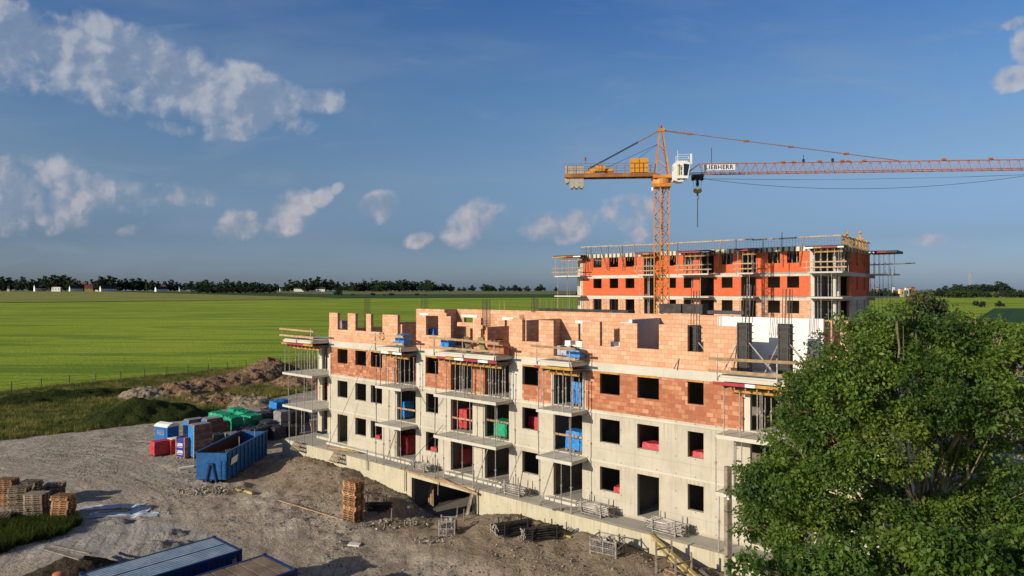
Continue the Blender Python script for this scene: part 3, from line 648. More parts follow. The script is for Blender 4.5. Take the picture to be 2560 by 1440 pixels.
# ---------------------------------------------------------------- steel props, beams, rails (kinds shared by both buildings)
def prop_mesh(h, r=.036):
    mb = MB(); k = h*.55
    mb.tube((0, 0, .01), (0, 0, k), r, 6); mb.tube((0, 0, k), (0, 0, h-.01), r*.74, 6)
    mb.box(-.08, .08, -.08, .08, 0, .012); mb.box(-.08, .08, -.08, .08, h-.012, h); mb.tube((0, 0, k-.1), (0, 0, k+.02), r*1.7, 6); mb.bar((-.11, 0, k-.03), (.11, 0, k-.03), .02)
    return mb.mesh('steel_prop', M['steel'])
PM = {}
def prop(fr, a, q, z, h, label, group, lean=(0, 0)):
    k = round(h, 1)
    if k not in PM: PM[k] = prop_mesh(k)
    o = link(PM[k], 'steel_prop', None, fr.w(a, q, z)); o.rotation_euler = (lean[0]+random.uniform(-.012, .012), lean[1]+random.uniform(-.012, .012), random.uniform(0, 1.5))
    if abs(h-k) > .01: o.scale = (1, 1, h/k)
    return tag(o, label, 'steel prop', group)
where = {'L': 'the left corner balconies', 'A': 'the second balcony column', 'B': 'the widest balcony column', 'C': 'the small middle balcony column', 'E': 'the balconies beside the tree'}
PX = {('L', 0): ([724, 741, 761, 781], [755, 785, 791]), ('L', 1): ([722, 741, 761, 781], [768, 790, 800]), ('L', 2): ([713, 724, 740, 754, 769, 782], [748, 762, 775, 788, 797, 806, 814]),
      ('A', 0): ([940, 959, 1002], [975]), ('A', 1): ([941, 972, 1003], []), ('A', 2): ([940, 951, 970, 990, 1008-6], [985, 998, 1012, 1024, 1035, 965]),
      ('B', 0): ([1088, 1109, 1156, 1183, 1239], []), ('B', 1): ([1087, 1115, 1144, 1176, 1209, 1238], [1243]), ('B', 2): ([1090, 1115, 1138, 1160, 1179, 1201, 1226, 1239], [1156, 1168, 1222, 1247, 1256, 1263, 1232, 1150]),
      ('C', 0): ([1349, 1403, 1428], []), ('C', 1): ([1346, 1386, 1427], [1424]), ('C', 2): ([1346, 1358, 1381, 1407, 1428], [1396, 1415, 1433, 1447, 1459]),
      ('E', 0): ([1796, 1828], []), ('E', 1): ([1789, 1835, 1853, 1912], [1932]), ('E', 2): ([1809, 1850, 1893, 1905, 1960, 1985], [1900, 1912, 1928, 1945, 1960, 1975])}
names = ['terrace level of ', 'first floor level of ', 'second floor level of ']
for (k, lv), (fr_, bk) in PX.items():
    lo = 2.09 if lv == 0 else FL[lv]-.06; top = FL[lv+1]-.26 if lv < 2 else 10.50
    lab = 'grey steel prop at '+names[lv]+where[k]; grp = 'steel props at the '+names[lv]+where[k]
    for px in fr_: prop(N, N.a(px, -P+.1), -P+.1, lo, top-lo, lab, grp)
    for px in bk:
        q = (-.55 if k != 'L' else .9)+random.uniform(-.25, .3); prop(N, N.a(px, q), q, lo, top-lo, lab, grp)
# raking props at the foot of the wall
for px, dx in ((1262, -.9), (1352, -.7), (1187, -.8), (965, -.6)):
    mb = MB(); mb.tube((0, 0, 0), (-dx*.9, .7, 2.75), .036, 6); mb.box(-.1, .1, -.1, .1, 0, .015); mb.box(-dx*.9-.1, -dx*.9+.1, .69, .72, 2.65, 2.85)
    o = mb.build('raking_prop', M['steel'], None, N.w(N.a(px, -1.1), -1.1, 2.09), N.rz); tag(o, 'slanting steel prop on the terrace %s' % {1262: 'beside the widest balcony', 1352: 'under the small middle balcony', 1187: 'in front of the wide ground-floor opening', 965: 'under the left balcony'}[px], 'raking prop', 'slanting props on the terrace')
# formwork under the top balcony slabs
def hbeam(L, m, y=0):
    mb = MB(); mb.box(-L/2, L/2, -.04, .04, .12, .2); mb.box(-L/2, L/2, -.015, .015, .04, .12); mb.box(-L/2, L/2, -.04, .04, 0, .04+.0)
    return mb
seg = [M['red_paint'], M['ybeam'], M['white_paint']]
def edge_beam(fr, a0, a1, q, z, label, nseg=4, seed=0):
    mb = MB(); r = random.Random(seed); x = 0; L = a1-a0
    while x < L-.05:
        w = min(r.choice((.5, .9, 1.2)), L-x); mb.box(x, x+w-.006, 0, .06, 0, .16, r.choice((0, 0, 1, 1, 2, 0))); x += w
    o = mb.build('formwork_beam', seg, None, fr.w(a0, q, z), fr.rz); return tag(o, label, 'formwork beam', 'painted edge beams under new slabs')
for k, (a0, a1, qb) in BAL.items():
    edge_beam(N, a0-.15, a1+.1, -P-.03, 10.74, 'red and yellow edge beam under the topmost slab of '+where[k], seed=hash(k) % 97 if False else ord(k))
    L = (a1-a0)*.86; mb = hbeam(L, 0); o = mb.build('timber_beam', M['ybeam'], None, N.w((a0+a1)/2+.2, -.9, 10.32), N.rz); tag(o, 'long yellow timber beam carried by props under the topmost slab of '+where[k], 'timber beam', 'yellow beams along the balconies')
    n = int((a1-a0)/.55)
    for i in range(n):
        mb = MB(); mb.box(-.04, .04, -P+.25, qb-.03, 0, .2); o = mb.build('timber_beam', M['wood_old'], None, N.w(a0+.3+(a1-a0-.5)*i/max(n-1, 1), 0, 10.53), N.rz)
        tag(o, 'short yellow cross beam right under the topmost slab of '+where[k], 'timber beam', 'short cross beams under '+where[k])
    mb = MB(); mb.box(a0-.1, a1+.1, -P-.02, qb-.02, 10.735, 10.755); o = mb.build('formwork_sheet', M['wood_old'], None, N.w(0, 0), N.rz); o2 = o
    tag(o, 'plywood sheet under the topmost slab of '+where[k], 'formwork sheet', 'plywood sheets under new slabs')
# yellow lintel forms in second-floor windows
for k in ('A1', 'A2', 'A3', 'B1', 'C1', 'D1', 'D2', 'D3'):
    a0, a1 = cols[k]; mb = MB(); mb.box(a0+.02, a1-.02, -.01, .24, 10.52, 10.615); o = mb.build('lintel_form', M['ybeam'], None, N.w(0, 0), N.rz)
    tag(o, 'thin yellow board at the head of the %s second-floor window' % {'A1': 'leftmost', 'A2': 'second', 'A3': 'third', 'B1': 'fourth', 'C1': 'fifth', 'D1': 'sixth', 'D2': 'widest', 'D3': 'rightmost'}[k], 'board', 'yellow boards over windows')
# guard rails on the top balconies
def guard(fr, a0, a1, q, z, label, step=2.2, hts=(.55, 1.05), mt='wood', hp=1.15, jit=.1):
    t = thing('guard_rail', label, 'guard rail', fr.w(a0, q, z), fr.rz, 'timber guard rails')
    L = a1-a0; n = max(2, int(L/step)+1)
    for i in range(n):
        x = .1+(L-.2)*i/(n-1); mb = MB(); mb.bar((x, 0, -.2), (x+random.uniform(-.04, .04), 0, hp), .05); mb.build('post', M['steel'], t)
    for h in hts:
        mb = MB(); mb.bar((-.35, -.04, h+random.uniform(-jit, jit)), (L+.35, -.04, h+random.uniform(-jit, jit)), .03, .15); mb.build('plank', M[mt], t)
    return t
for k in 'LABCE':
    a0, a1, qb = BAL[k]; guard(N, a0, a1, -P-.06, 11.15, 'timber guard rail on steel posts along the top of '+where[k], hts=(.4, 1.0) if k != 'C' else (.35, .9))
    mb = MB(); mb.bar((a1-.05, -P, .95), (a1+.15, .5, .15), .03, .14)
    if k in 'ABC':
        o = mb.build('plank', M['wood'], None, N.w(0, 0, 11.3), N.rz); tag(o, 'plank sloping back to the wall atop '+where[k], 'plank', 'sloping guard planks')

# far building temporary works
fw = ['the far left corner column', 'the far column left of the crane', 'the far column right of the crane', 'the far narrow right column', 'the far right corner loggias']
FPR = [12, 8, 11, 7, 18]
for i, (a0, a1, qb) in enumerate(FBAL):
    n = FPR[i]
    for j in range(n):
        q = -1.5 if j % 2 == 0 else random.uniform(-1.2, min(.3, qb-.3)); 
        if i == 4 and j > 10: q = random.uniform(.2, 4.5); a = random.uniform(a1-1.3, a1-.15)
        else: a = a0+.15+(a1-a0-.3)*(j/(n-1) if i != 4 else min(1, j/10))
        prop(FB, a, q, 17.78, 2.55, 'thin steel prop on the top balcony, '+fw[i], 'props on the top floor of '+fw[i])
    for lv, z in ((0, 12.06), (1, 14.91)):
        m = (4, 3, 2, 3, 6)[i]
        for j in range(m):
            prop(FB, a0+.2+(a1-a0-.4)*(j+.3)/m, -1.45+(.9 if j % 2 else 0), z, 2.66, 'thin steel prop on the %s balcony, ' % ('lower', 'middle')[lv]+fw[i], 'props on the %s floor of ' % ('lower', 'middle')[lv]+fw[i])
    mb = MB(); mb.box(a0-.15, a1+.15, -1.75, qb-.12, 20.45, 20.7); o = mb.build('formwork_deck', M['form_black'], None, FB.w(0, 0), FB.rz); tag(o, 'dark shuttering deck over the top balcony of '+fw[i], 'formwork deck', 'shuttering decks of the far block')
    edge_beam(FB, a0-.2, a1+.2, -1.83, 20.4, 'red and yellow edge beam on the top balcony of '+fw[i], seed=i+5)
    mb = hbeam((a1-a0)*.8, 0); o = mb.build('timber_beam', M['ybeam'], None, FB.w((a0+a1)/2+.3, -1.0, 19.95), FB.rz); tag(o, 'yellow timber beam under the roof deck of '+fw[i], 'timber beam', 'yellow beams of the far block')
    t = guard(FB, a0-.1, a1+.1, -1.66, 17.82, 'timber and tube rail along the top balcony of '+fw[i], hts=(.45, 1.05), jit=.03)
ar = FA1+1.6
for j in range(10): prop(FB, FA1+.3+(j % 5)*.6, 14.0+(j//5)*2.6, 17.78, 2.55, 'steel prop on the top rear balcony right of the far block', 'props on the rear balcony')
for j in range(6): prop(FB, FA1+.4+(j % 3)*1.0, 14.2+(j//3)*2.4, 14.91, 2.66, 'steel prop on the middle rear balcony right of the far block', 'props on the middle rear balcony')
for j in range(6): prop(FB, FA1+.4+(j % 3)*.9, 14.2+(j//3)*2.4, 12.06, 2.66, 'steel prop on the lower rear balcony right of the far block', 'props on the lower rear balcony')
mb = MB(); mb.box(FA1+.1, FA1+3.5, 13.3, 17.9, 20.4, 20.7); o = mb.build('formwork_deck', M['form_black'], None, FB.w(0, 0), FB.rz); tag(o, 'dark shuttering deck sticking out behind the right end of the far block', 'formwork deck')
mb = MB(); mb.bar((FA1+.4, 13.2, 18.9), (FA1+5.2, 15.6, 19.1), .04, .15); o = mb.build('plank', M['wood_old'], None, FB.w(0, 0), FB.rz); tag(o, 'dark plank sticking out right past the rear balcony props', 'plank')
edge_beam(FB, FA1+.1, FA1+2.4, 13.22, 20.42, 'red edge beam of the rear shuttering deck', seed=44)
for (u0, u1) in wc:
    for j in range(3):
        a = f(u0+(u1-u0)*(.2+.3*j)); z1 = 20.35; z0 = random.uniform(19.2, 19.9); mb = MB(); mb.bar((a, .1, z1), (a+random.uniform(-.12, .12), .05, z0), .13, .04)
        tag(mb.build('board', M['wood' if j % 2 else 'wood_old'], None, FB.w(0, 0), FB.rz), 'short board hanging in a top-floor window of the far block '+('left' if u0 < 1640 else 'right')+' of the crane', 'board', 'boards in the top windows '+('left' if u0 < 1640 else 'right')+' of the crane')
    if u0 > 1700:
        for dx in (.3, .7): a = f(u0+(u1-u0)*dx); mb = MB(); mb.bar((a, .6, 17.85), (a, .6, 20.2), .07); tag(mb.build('interior_prop', M['steel'], None, FB.w(0, 0), FB.rz), 'pale prop just inside a top-floor window of the far block right of the crane', 'prop', 'props inside the far top windows')
# leaning planks and uprights on the far roof edge
pl = [(1464, 7, .6), (1477, 0, 0), (1500, -5, 2.3), (1520, 0, 0), (1545, -4, 2.0), (1556, 0, 0), (1586, 1, .3), (1694, 1, 0), (1803, -3, -.9), (1840, 0, 0), (1908, 1, 0), (1955, 0, 0), (2010, 3, -1.2)]
for px, _, dx in pl:
    a = f(px, -.25); z1 = 22.6 if px == 1955 else 21.9; z0 = 18.5 if px not in (1840,) else 20.5
    mb = MB(); mb.bar((a, -.25, z1), (a+dx*.5, -.3, z0), .14, .05); o = mb.build('timber_post', M['wood' if dx else 'wood_old'], None, FB.w(0, 0), FB.rz)
    tag(o, ('slanting' if dx else 'upright')+' timber nailed over the roof edge of the far block '+('left' if px < 1620 else 'right')+' of the crane', 'timber post', 'timbers on the far roof edge')
for i in range(8):
    px = 2118+i*7; q = 1+i*1.7; a = FA1+.12; h = (22.0, 22.6, 21.8, 22.0, 22.1, 23.0, 22.2, 22.0)[i]
    mb = MB(); mb.bar((a, q, 20.3 if i % 2 else 19.0), (a, q, h), .06, .26); o = mb.build('timber_post', M['ybeam'], None, FB.w(0, 0), FB.rz); tag(o, 'yellow upright board on the right roof edge of the far block', 'timber post', 'yellow uprights on the right roof edge')
for (p0, p1, lab) in (((FA0-.2, -.2), (FA1, -.2), 'front'), ((FA1+.05, .1), (FA1+.05, 15.4), 'right')):
    t = thing('roof_guard_rail', 'long plank rail with wire mesh along the %s roof edge of the far block' % lab, 'guard rail', FB.w(0, 0), FB.rz, 'roof rails of the far block')
    d = Vector((p1[0]-p0[0], p1[1]-p0[1], 0)); L = d.length; d /= L; n = int(L/4.5)
    mb = MB()
    for i in range(n):
        s0 = Vector((p0[0], p0[1], 0))+d*(L*i/n); s1 = Vector((p0[0], p0[1], 0))+d*(L*(i+1)/n+.2); h = Vector((0, 0, 21.85+random.uniform(-.05, .05))); mb.bar(s0+h, s1+h, .04, .14)
    mb.build('top_plank', M['wood' if lab == 'front' else 'wood_old'], t)
    mb = MB()
    for k in range(5): mb.bar(Vector((p0[0], p0[1], 20.9+k*.2)), Vector((p1[0], p1[1], 20.9+k*.2)), .018)
    for i in range(int(L/.35)): s0 = Vector((p0[0], p0[1], 20.85))+d*(i*.35); mb.bar(s0, s0+Vector((0, 0, .9)), .016)
    mb.build('wire_mesh', M['rebar'], t)

# ---------------------------------------------------------------- tower crane
CX, CY = 15.6, 71.2; CR = thing('tower_crane', 'orange lattice tower crane with white cab and long jib between the two blocks', 'crane', (CX, CY, 0), R(-5))
def ct(px): u = (px-1280)/F; return (u*CY-CX)/(.996+.087*u)
def cz(px, py): t = ct(px); return CAMZ-(py-HY)*(CY-.087*t)/F
mb = MB(); h = .54; rot = Matrix.Rotation(R(28), 4, 'Z')
c4 = [rot @ Vector((sx*h, sy*h, 0)) for sx, sy in ((-1, -1), (1, -1), (1, 1), (-1, 1))]; ZT = 26.7
for c in c4: mb.bar(c+Vector((0, 0, -1)), c+Vector((0, 0, ZT)), .12, .12)
nst = 24; st = ZT/nst
for i in range(nst):
    for k in range(4):
        a, b = c4[k], c4[(k+1) % 4]
        if i % 2: a, b = b, a
        mb.bar(a+Vector((0, 0, i*st)), b+Vector((0, 0, (i+1)*st)), .06)
        if i % 4 == 0: mb.bar(a+Vector((0, 0, i*st)), b+Vector((0, 0, i*st)), .05)
mb.build('mast', M['crane'], CR)
mb = MB()
for x in (-.15, .15): mb.bar((x, .1, 1), (x, .1, ZT), .04)
for i in range(80): mb.bar((-.15, .1, 1+i*.32), (.15, .1, 1+i*.32), .025)
mb.build('ladder', M['steel_dark'], CR)
mb = MB(); mb.tube((0, 0, ZT), (0, 0, ZT+.55), .95, 20); mb.box(-.95, 2.0, -1.0, .95, ZT+.55, ZT+.85); mb.box(-.9, .9, -.9, .9, ZT-.35, ZT); mb.build('slewing_ring', M['crane'], CR)
zb, zt = 27.75, 28.78; T0, T1 = 1.3, 44.0
mb = MB()
for y in (-.55, .55): mb.bar((T0, y, zb), (T1, y, zb), .085)
mb.bar((ct(1748), 0, zt), (T1, 0, zt-.1), .10); mb.bar((T0+1.2, -.55, zb), (ct(1748), 0, zt), .08); mb.bar((T0+1.2, .55, zb), (ct(1748), 0, zt), .08)
x = ct(1748); k = 0; step = .95
while x < T1-step:
    for y in (-.55, .55):
        mb.bar((x, 0, zt), (x+step/2, y, zb), .034); mb.bar((x+step/2, y, zb), (x+step, 0, zt), .034)
    mb.bar((x, -.55, zb), (x+step/2, .55, zb), .035); mb.bar((x+step/2, .55, zb), (x+step, -.55, zb), .035); x += step
for px in (1957, 1984, 2049, 2106, 2121, 2161, 2360, 2478): a = ct(px); mb.box(a-.18, a+.18, -.14, .14, zt-.02, zt+.16)
mb.build('jib', M['jib'], CR)
mb = MB(); tl = ct(1411)
for y in (-.65, .65): mb.box(tl, -.5, y-.07, y+.07, 27.45, 27.85)
mb.box(tl, -.6, -.58, .58, 27.6, 27.66)
for i in range(9): a = tl+.2+i*1.05; mb.box(a, a+.1, -.58, .58, 27.47, 27.6)
mb.build('counter_jib', M['beam_brown'], CR)
mb = MB()
for y in (-.75, .75):
    for zz in (28.35, 28.85): mb.bar((tl, y, zz), (-.9, y, zz), .035)
    for i in range(11): a = tl+.05+i*.9; mb.bar((a, y, 27.85), (a, y, 28.87), .035)
mb.build('handrail', M['rust'], CR)
for i in range(4):
    mb = MB(); a = tl+.05+i*.5; p = [(a, z) for z in (28.72, 26.75)]
    z0 = 26.35 if i else 26.9
    prof = [(a, 28.72), (a, z0+.22), (a+.14, z0), (a+.34, z0), (a+.47, z0+.22), (a+.47, 28.72)]; y0, y1 = -.5, .5
    mb.face([(q[0], y0, q[1]) for q in prof][::1]); mb.face([(q[0], y1, q[1]) for q in prof][::-1])
    for j in range(6): q, r_ = prof[j], prof[(j+1) % 6]; mb.face([(q[0], y1, q[1]), (r_[0], y1, r_[1]), (r_[0], y0, r_[1]), (q[0], y0, q[1])])
    mb.build('counterweight', M['ballast'], CR)
mb = MB(); a, b = ct(1576), ct(1619); mb.box(a, (a+b)/2-.03, -.7, .5, 27.9, 29.35); mb.box((a+b)/2+.03, b, -.7, .5, 27.9, 29.35); mb.build('switch_cabinet', M['crane_box'], CR)
mb = MB(); a, b = ct(1474), ct(1534); mb.box(a+.6, a+1.6, -.5, .5, 28.1, 28.75); mb.tube((a, 0, 28.2), (a+.6, 0, 28.2), .3, 10); mb.tube((a+1.6, 0, 28.15), (b, 0, 28.15), .28, 10); mb.box(a-.5, a+.5, -.5, .5, 27.9, 28.1); mb.build('winch', M['crane_box'], CR)
apex = Vector((-.05, 0, 32.4))
mb = MB(); base = [(-.7, -.6), (-.7, .6), (.75, -.6), (.75, .6)]
for x, y in base: mb.bar((x, y, 27.5), apex+Vector((.12 if x > 0 else -.12, y*.15, 0)), .11)
for i in range(5):
    t0, t1 = i/5.5, (i+1)/5.5
    def pt(b, t): return Vector((b[0], b[1], 27.5)).lerp(apex+Vector((.12 if b[0] > 0 else -.12, b[1]*.15, 0)), t)
    for (b0, b1) in ((0, 2), (1, 3), (0, 1), (2, 3)):
        if i % 2: b0, b1 = b1, b0
        mb.bar(pt(base[b0], t0), pt(base[b1], t1), .05)
mb.box(-.3, .3, -.2, .2, 32.2, 32.55); mb.build('tower_head', M['crane'], CR)
mb = MB(); mb.tube((-.05, 0, 32.55), (-.05, 0, 32.85), .12, 8); mb.build('warning_lamp', M['red_paint'], CR)
mb = MB(); mb.bar((ct(1463), -.75, 28.85), (ct(1463), -.75, 29.3), .05); mb.tube((ct(1463), -.75, 29.2), (ct(1463), -.75, 29.5), .1, 8); mb.build('warning_lamp', M['red_paint'], CR)
mb = MB(); e = Vector((ct(2250), 0, zt)); a0 = apex+Vector((.1, 0, -.05))
mb.bar(a0, a0.lerp(e, .12), .12); mb.bar(a0.lerp(e, .12), e, .07)
for t in (.12, .36, .55, .78): c = a0.lerp(e, t); mb.box(c.x-.25, c.x+.25, -.1, .1, c.z-.1, c.z+.1)
mb.build('jib_tie_bar', M['rust'], CR)
mb = MB(); e = Vector((ct(1470), 0, 28.4)); a0 = apex+Vector((-.1, 0, -.05)); m_ = a0.lerp(e, .30)
for y in (-.09, .09): mb.bar(a0+Vector((0, y, 0)), m_+Vector((0, y, 0)), .07)
mb.build('counter_jib_tie_bar', M['rust'], CR)
mb = MB()
for y in (-.1, .1):
    for dz in (-.05, .05): mb.tube(m_+Vector((0, y, dz)), e+Vector((0, y, dz)), .022, 4)
mb.tube((-.4, 0, 30.9), (ct(1520), 0, 28.6), .02, 4); mb.tube((-.4, .1, 30.9), (ct(1590), .1, 29.3), .015, 4)
mb.build('stay_rope', M['steel_dark'], CR)
# cab on the camera side
cb = MB(); a, b = ct(1677), ct(1728)-.42; y0, y1 = -2.15, -.95
prof = [(a, 27.5), (a+.5, 27.32), (b-.75, 27.35), (b-.25, 27.7), (b, 29.25), (a+1.3, 29.45), (a+.35, 29.45), (a, 29.2)]
cb.face([(p[0], y0, p[1]) for p in prof]); cb.face([(p[0], y1, p[1]) for p in prof][::-1])
for j in range(8): p, q = prof[j], prof[(j+1) % 8]; cb.face([(p[0], y1, p[1]), (q[0], y1, q[1]), (q[0], y0, q[1]), (p[0], y0, p[1])])
cab = cb.build('cab', M['white_paint'], CR)
mb = MB(); mb.face([(ct(1701), y0-.006, 27.95), (b-.3, y0-.006, 27.95), (b-.1, y0-.006, 29.1), (ct(1701), y0-.006, 29.2)]); mb.build('window', M['glass'], cab)
mb = MB(); mb.face([(b-.2, y0+.1, 27.9), (b-.2+.0, y1-.1, 27.9), (b+.012, y1-.1, 29.2), (b+.012, y0+.1, 29.2)]); 
mb = MB(); mb.box(a-.006, a-.001, y0+.35, y0+.75, 28.5, 29.0); mb.build('window', M['glass'], cab)
mb = MB(); x = ct(1686); mb.box(x-.0, x+.17, y0-.012, y0-.002, 28.0, 29.15); mb.build('lime_stripe', M['lime'], cab)
mb = MB(); mb.box(x+.17, x+.24, y0-.016, y0-.002, 28.0, 29.15); mb.box(x-.02, x+.47, y0-.02, y0-.004, 28.93, 28.99); mb.build('black_cross', M['black'], cab)
def text(s, size, parent, loc, rot, m, name='lettering', spacing=1.0, off=.0):
    c = bpy.data.curves.new(name, 'FONT'); c.body = s; c.size = size; c.extrude = .004; c.offset = off; c.space_character = spacing; c.align_x = 'CENTER'; c.align_y = 'CENTER'; c.materials.append(m)
    tmp = bpy.data.objects.new('tmp', c); me = bpy.data.meshes.new_from_object(tmp); bpy.data.objects.remove(tmp)
    me.name = name; o = link(me, name, parent, loc); o.rotation_euler = rot; return o
for i, ch in enumerate('HAISE'): text(ch, .25, cab, (x+.38, y0-.012, 28.78-i*.165), (R(90), 0, 0), M['black'], off=.012)
text('LIEBHERR', .24, cab, (ct(1698)-.05, y0-.012, 27.58), (R(90), 0, 0), M['black'], off=.014)
mb = MB(); zc = 29.45
for y in (y0+.1, y1): 
    for zz in (29.7, 30.15): mb.bar((a+.4, y, zz), (b, y, zz), .03)
    for xx in (a+.4, b): mb.bar((xx, y, zc-.1), (xx, y, 30.17), .04)
mb.bar((a+.4, y0+.1, 30.1), (a+.4, y0+.1, 30.55), .03); mb.build('roof_rail', M['white_paint'], cab)
mb = MB(); mb.box(b+.03, b+.16, y0+.05, y0+.2, 29.1, 30.2); mb.build('lamp_bar', M['white_paint'], cab)
mb = MB(); a, b = ct(1756), ct(1835); mb.box(a, b, -.6, -.585, 28.0, 28.58); sg = mb.build('sign_board', M['white_paint'], CR)
text('LIEBHERR', .60, sg, ((a+b)/2, -.605, 28.29), (R(90), 0, 0), M['black'], spacing=1.12, off=.016)
mb = MB(); x = ct(1744); mb.box(x-.55, x+.55, -.62, .62, 27.35, 27.62); mb.box(x-.35, x+.35, -.5, .5, 27.15, 27.35)
for dx in (-.45, .45): mb.tube((x+dx, -.2, 27.2), (x+dx, .2, 27.2), .17, 10)
mb.tube((x, 0, 27.15), (x, 0, 26.75), .12, 8); mb.tube((x, 0, 26.75), (x, 0, 26.4), .2, 8, r1=.05); mb.build('trolley', M['steel_dark'], CR)
mb = MB()
for dx in (-.42, -.16, .16, .42): mb.tube((x+dx, 0, 27.1), (x+dx*.85, 0, 26.1), .014, 4)
mb.build('hoist_rope', M['steel_dark'], CR)
mb = MB(); mb.tube((x-.22, -.09, 26.0), (x-.22, .09, 26.0), .22, 12, 0); mb.tube((x+.22, -.09, 26.0), (x+.22, .09, 26.0), .22, 12, 0); mb.box(x-.3, x+.3, -.07, .07, 25.75, 25.95, 0); mb.tube((x, 0, 25.8), (x, 0, 25.45), .1, 8, 1)
mb.path([(x, 0, 25.5), (x+.02, 0, 25.38), (x+.12, 0, 25.3), (x+.14, 0, 25.2), (x+.04, 0, 25.12), (x-.08, 0, 25.16)], .035, 6, 1)
mb.build('hook_block', [M['crane_box'], M['steel_dark']], CR)
mb = MB()
for dx in (-.04, .04): mb.tube((x, 0, 25.15), (x+dx, 0, 22.35), .022, 4)
mb.tube((x, 0, 25.1), (x, 0, 24.0), .055, 6); mb.tube((x-.06, 0, 22.3), (x+.06, 0, 22.3), .05, 6); mb.build('lifting_sling', M['steel_dark'], CR)
mb = MB(); xa, xb = ct(1757), 40.0; za = 27.2
mb.path([(xa+(xb-xa)*t, -.2, za-1.75*4*t*(1-t)*.86+(.55)*t) for t in [i/28 for i in range(29)]], .02, 4)
for dz, sg_ in ((.1, .25), (.0, .36)): mb.path([(xa+(xb-xa)*t, .15, za+.1-dz-sg_*4*t*(1-t)+.1*t) for t in [i/14 for i in range(15)]], .010, 4)
mb.build('trolley_rope', M['steel_dark'], CR)
cab.location.z = -.30; cab.scale = (1, 1, .985)
mb = MB(); mb.bar((ct(1779), 0, zt), (ct(1779), 0, zt+1.65), .05); mb.box(ct(2009)-.1, ct(2009)+.1, -.1, .1, zt, zt+.3); mb.bar((ct(2009), 0, zt), (ct(2009), 0, zt+.75), .05); mb.box(ct(2082)-.1, ct(2082)+.1, -.1, .1, zt, zt+.35); mb.build('aerial', M['steel_dark'], CR)
mb = MB(); mb.tube((-.95, -.6, 26.2), (-.6, -.5, 26.35), .06, 6); mb.tube((-.98, -.6, 26.3), (-.98, -.6, 25.95), .15, 8, r1=.1); mb.build('camera_dome', M['white_paint'], CR)
mb = MB(); mb.box(-2.2, 2.2, -2.2, 2.2, -1, .4); mb.build('foundation', M['ballast'], CR)
# ---------------------------------------------------------------- pallets
def pallet_mesh(m, name='wooden_pallet'):
    mb = MB(); L, W = 1.2, .8
    for i in range(6): x = -L/2+.055+i*(L-.11)/5; mb.box(x-.055, x+.055, -W/2, W/2, .122, .144)
    for y in (-W/2+.05, 0, W/2-.05):
        mb.box(-L/2, L/2, y-.05, y+.05, .1, .1215); mb.box(-L/2, L/2, y-.05, y+.05, 0, .022)
        for x in (-L/2+.07, 0, L/2-.07): mb.box(x-.07, x+.07, y-.049, y+.049, .0225, .0995)
    return mb.mesh(name, m)
PLM = {k: pallet_mesh(M[k]) for k in ('pal_old', 'pal_orange')}
def pallet_stack(px, py, n, rz, m, label, where_, jit=.045, base=None, tilt=0, twist=.035):
    p = base if base is not None else gp(px, py); p = p.copy()
    for i in range(n):
        o = link(PLM[m], 'wooden_pallet', None, p+Vector((random.uniform(-jit, jit), random.uniform(-jit, jit), i*.146)))
        o.rotation_euler = (tilt*random.uniform(-1, 1), tilt*random.uniform(-1, 1), rz+random.uniform(-twist, twist))
        tag(o, ('topmost '+label if i == n-1 else label+' below the top'), 'pallet', 'pallets in '+where_)
NR = N.rz
pallet_stack(884, 1298, 18, NR+.1, 'pal_orange', 'orange wooden pallet of the tall lone stack in the yard', 'the tall lone stack', .05)
pallet_stack(160, 1302, 12, -.12, 'pal_orange', 'light wooden pallet of the stack nearest the grass at the left', 'the light stack', .05, twist=.04)
pallet_stack(93, 1298, 12, .05, 'pal_old', 'worn wooden pallet of the stack with a pale sheet on top', 'the stack with a pale sheet', .04)
pallet_stack(60, 1300, 6, -.05, 'pal_old', 'worn wooden pallet of the low stack beside the pale-topped one', 'the low stack', .04)
pallet_stack(50, 1278, 12, .15, 'pal_old', 'grey wooden pallet of the dark middle stack at the left', 'the dark middle stack', .05, twist=.04)
pallet_stack(80, 1262, 12, -.1, 'pal_old', 'grey wooden pallet of the untidy stack behind the pale-topped one', 'the untidy stack', .07, twist=.1)
pallet_stack(20, 1262, 13, .0, 'pal_orange', 'brown wooden pallet of the stack at the left picture edge', 'the left edge stack', .04)
pallet_stack(138, 1252, 9, .2, 'pal_old', 'dark wooden pallet of the rear stack behind the light stack', 'the rear stack', .07, twist=.12)
pallet_stack(2, 1312, 5, .4, 'pal_old', 'tilted dark wooden pallet cut by the left picture edge', 'the cut-off stack', .05, twist=.1)
mb = MB(); mb.box(-.65, .65, -.45, .45, 0, .02); p = gp(93, 1298); o = mb.build('chipboard_sheet', M['wood_old'], None, p+Vector((0, 0, 12*.146+.01)), .05); tag(o, 'pale sheet lying on top of a worn pallet stack', 'sheet')
def leaning_pallet(px, py, label, m='pal_old', rx=1.15, fr=None, pos=None, rz=NR):
    p = pos if pos is not None else gp(px, py); o = link(PLM[m], 'wooden_pallet', None, p+Vector((0, 0, .35))); o.rotation_euler = (rx, 0, rz); tag(o, label, 'pallet')
leaning_pallet(0, 0, 'pale pallet leaning on the left end of the terrace wall', pos=N.w(A(742, -2.3), -2.25, 1.55), rx=.95, m='pal_old')
leaning_pallet(0, 0, 'dark pallet leaning on the terrace wall below the planks', pos=N.w(A(842, -2.2), -2.2, 1.45), rx=.9)
for i in range(11):
    p = gp(733, 1015); o = link(PLM['pal_old'], 'wooden_pallet', None, N.w(-41+.16*i, 6.5-.1*i, .9)); o.rotation_euler = (0, R(68+i), N.rz); tag(o, 'wooden pallet standing on edge in the row behind the left corner balconies', 'pallet', 'pallets on edge behind the building corner')

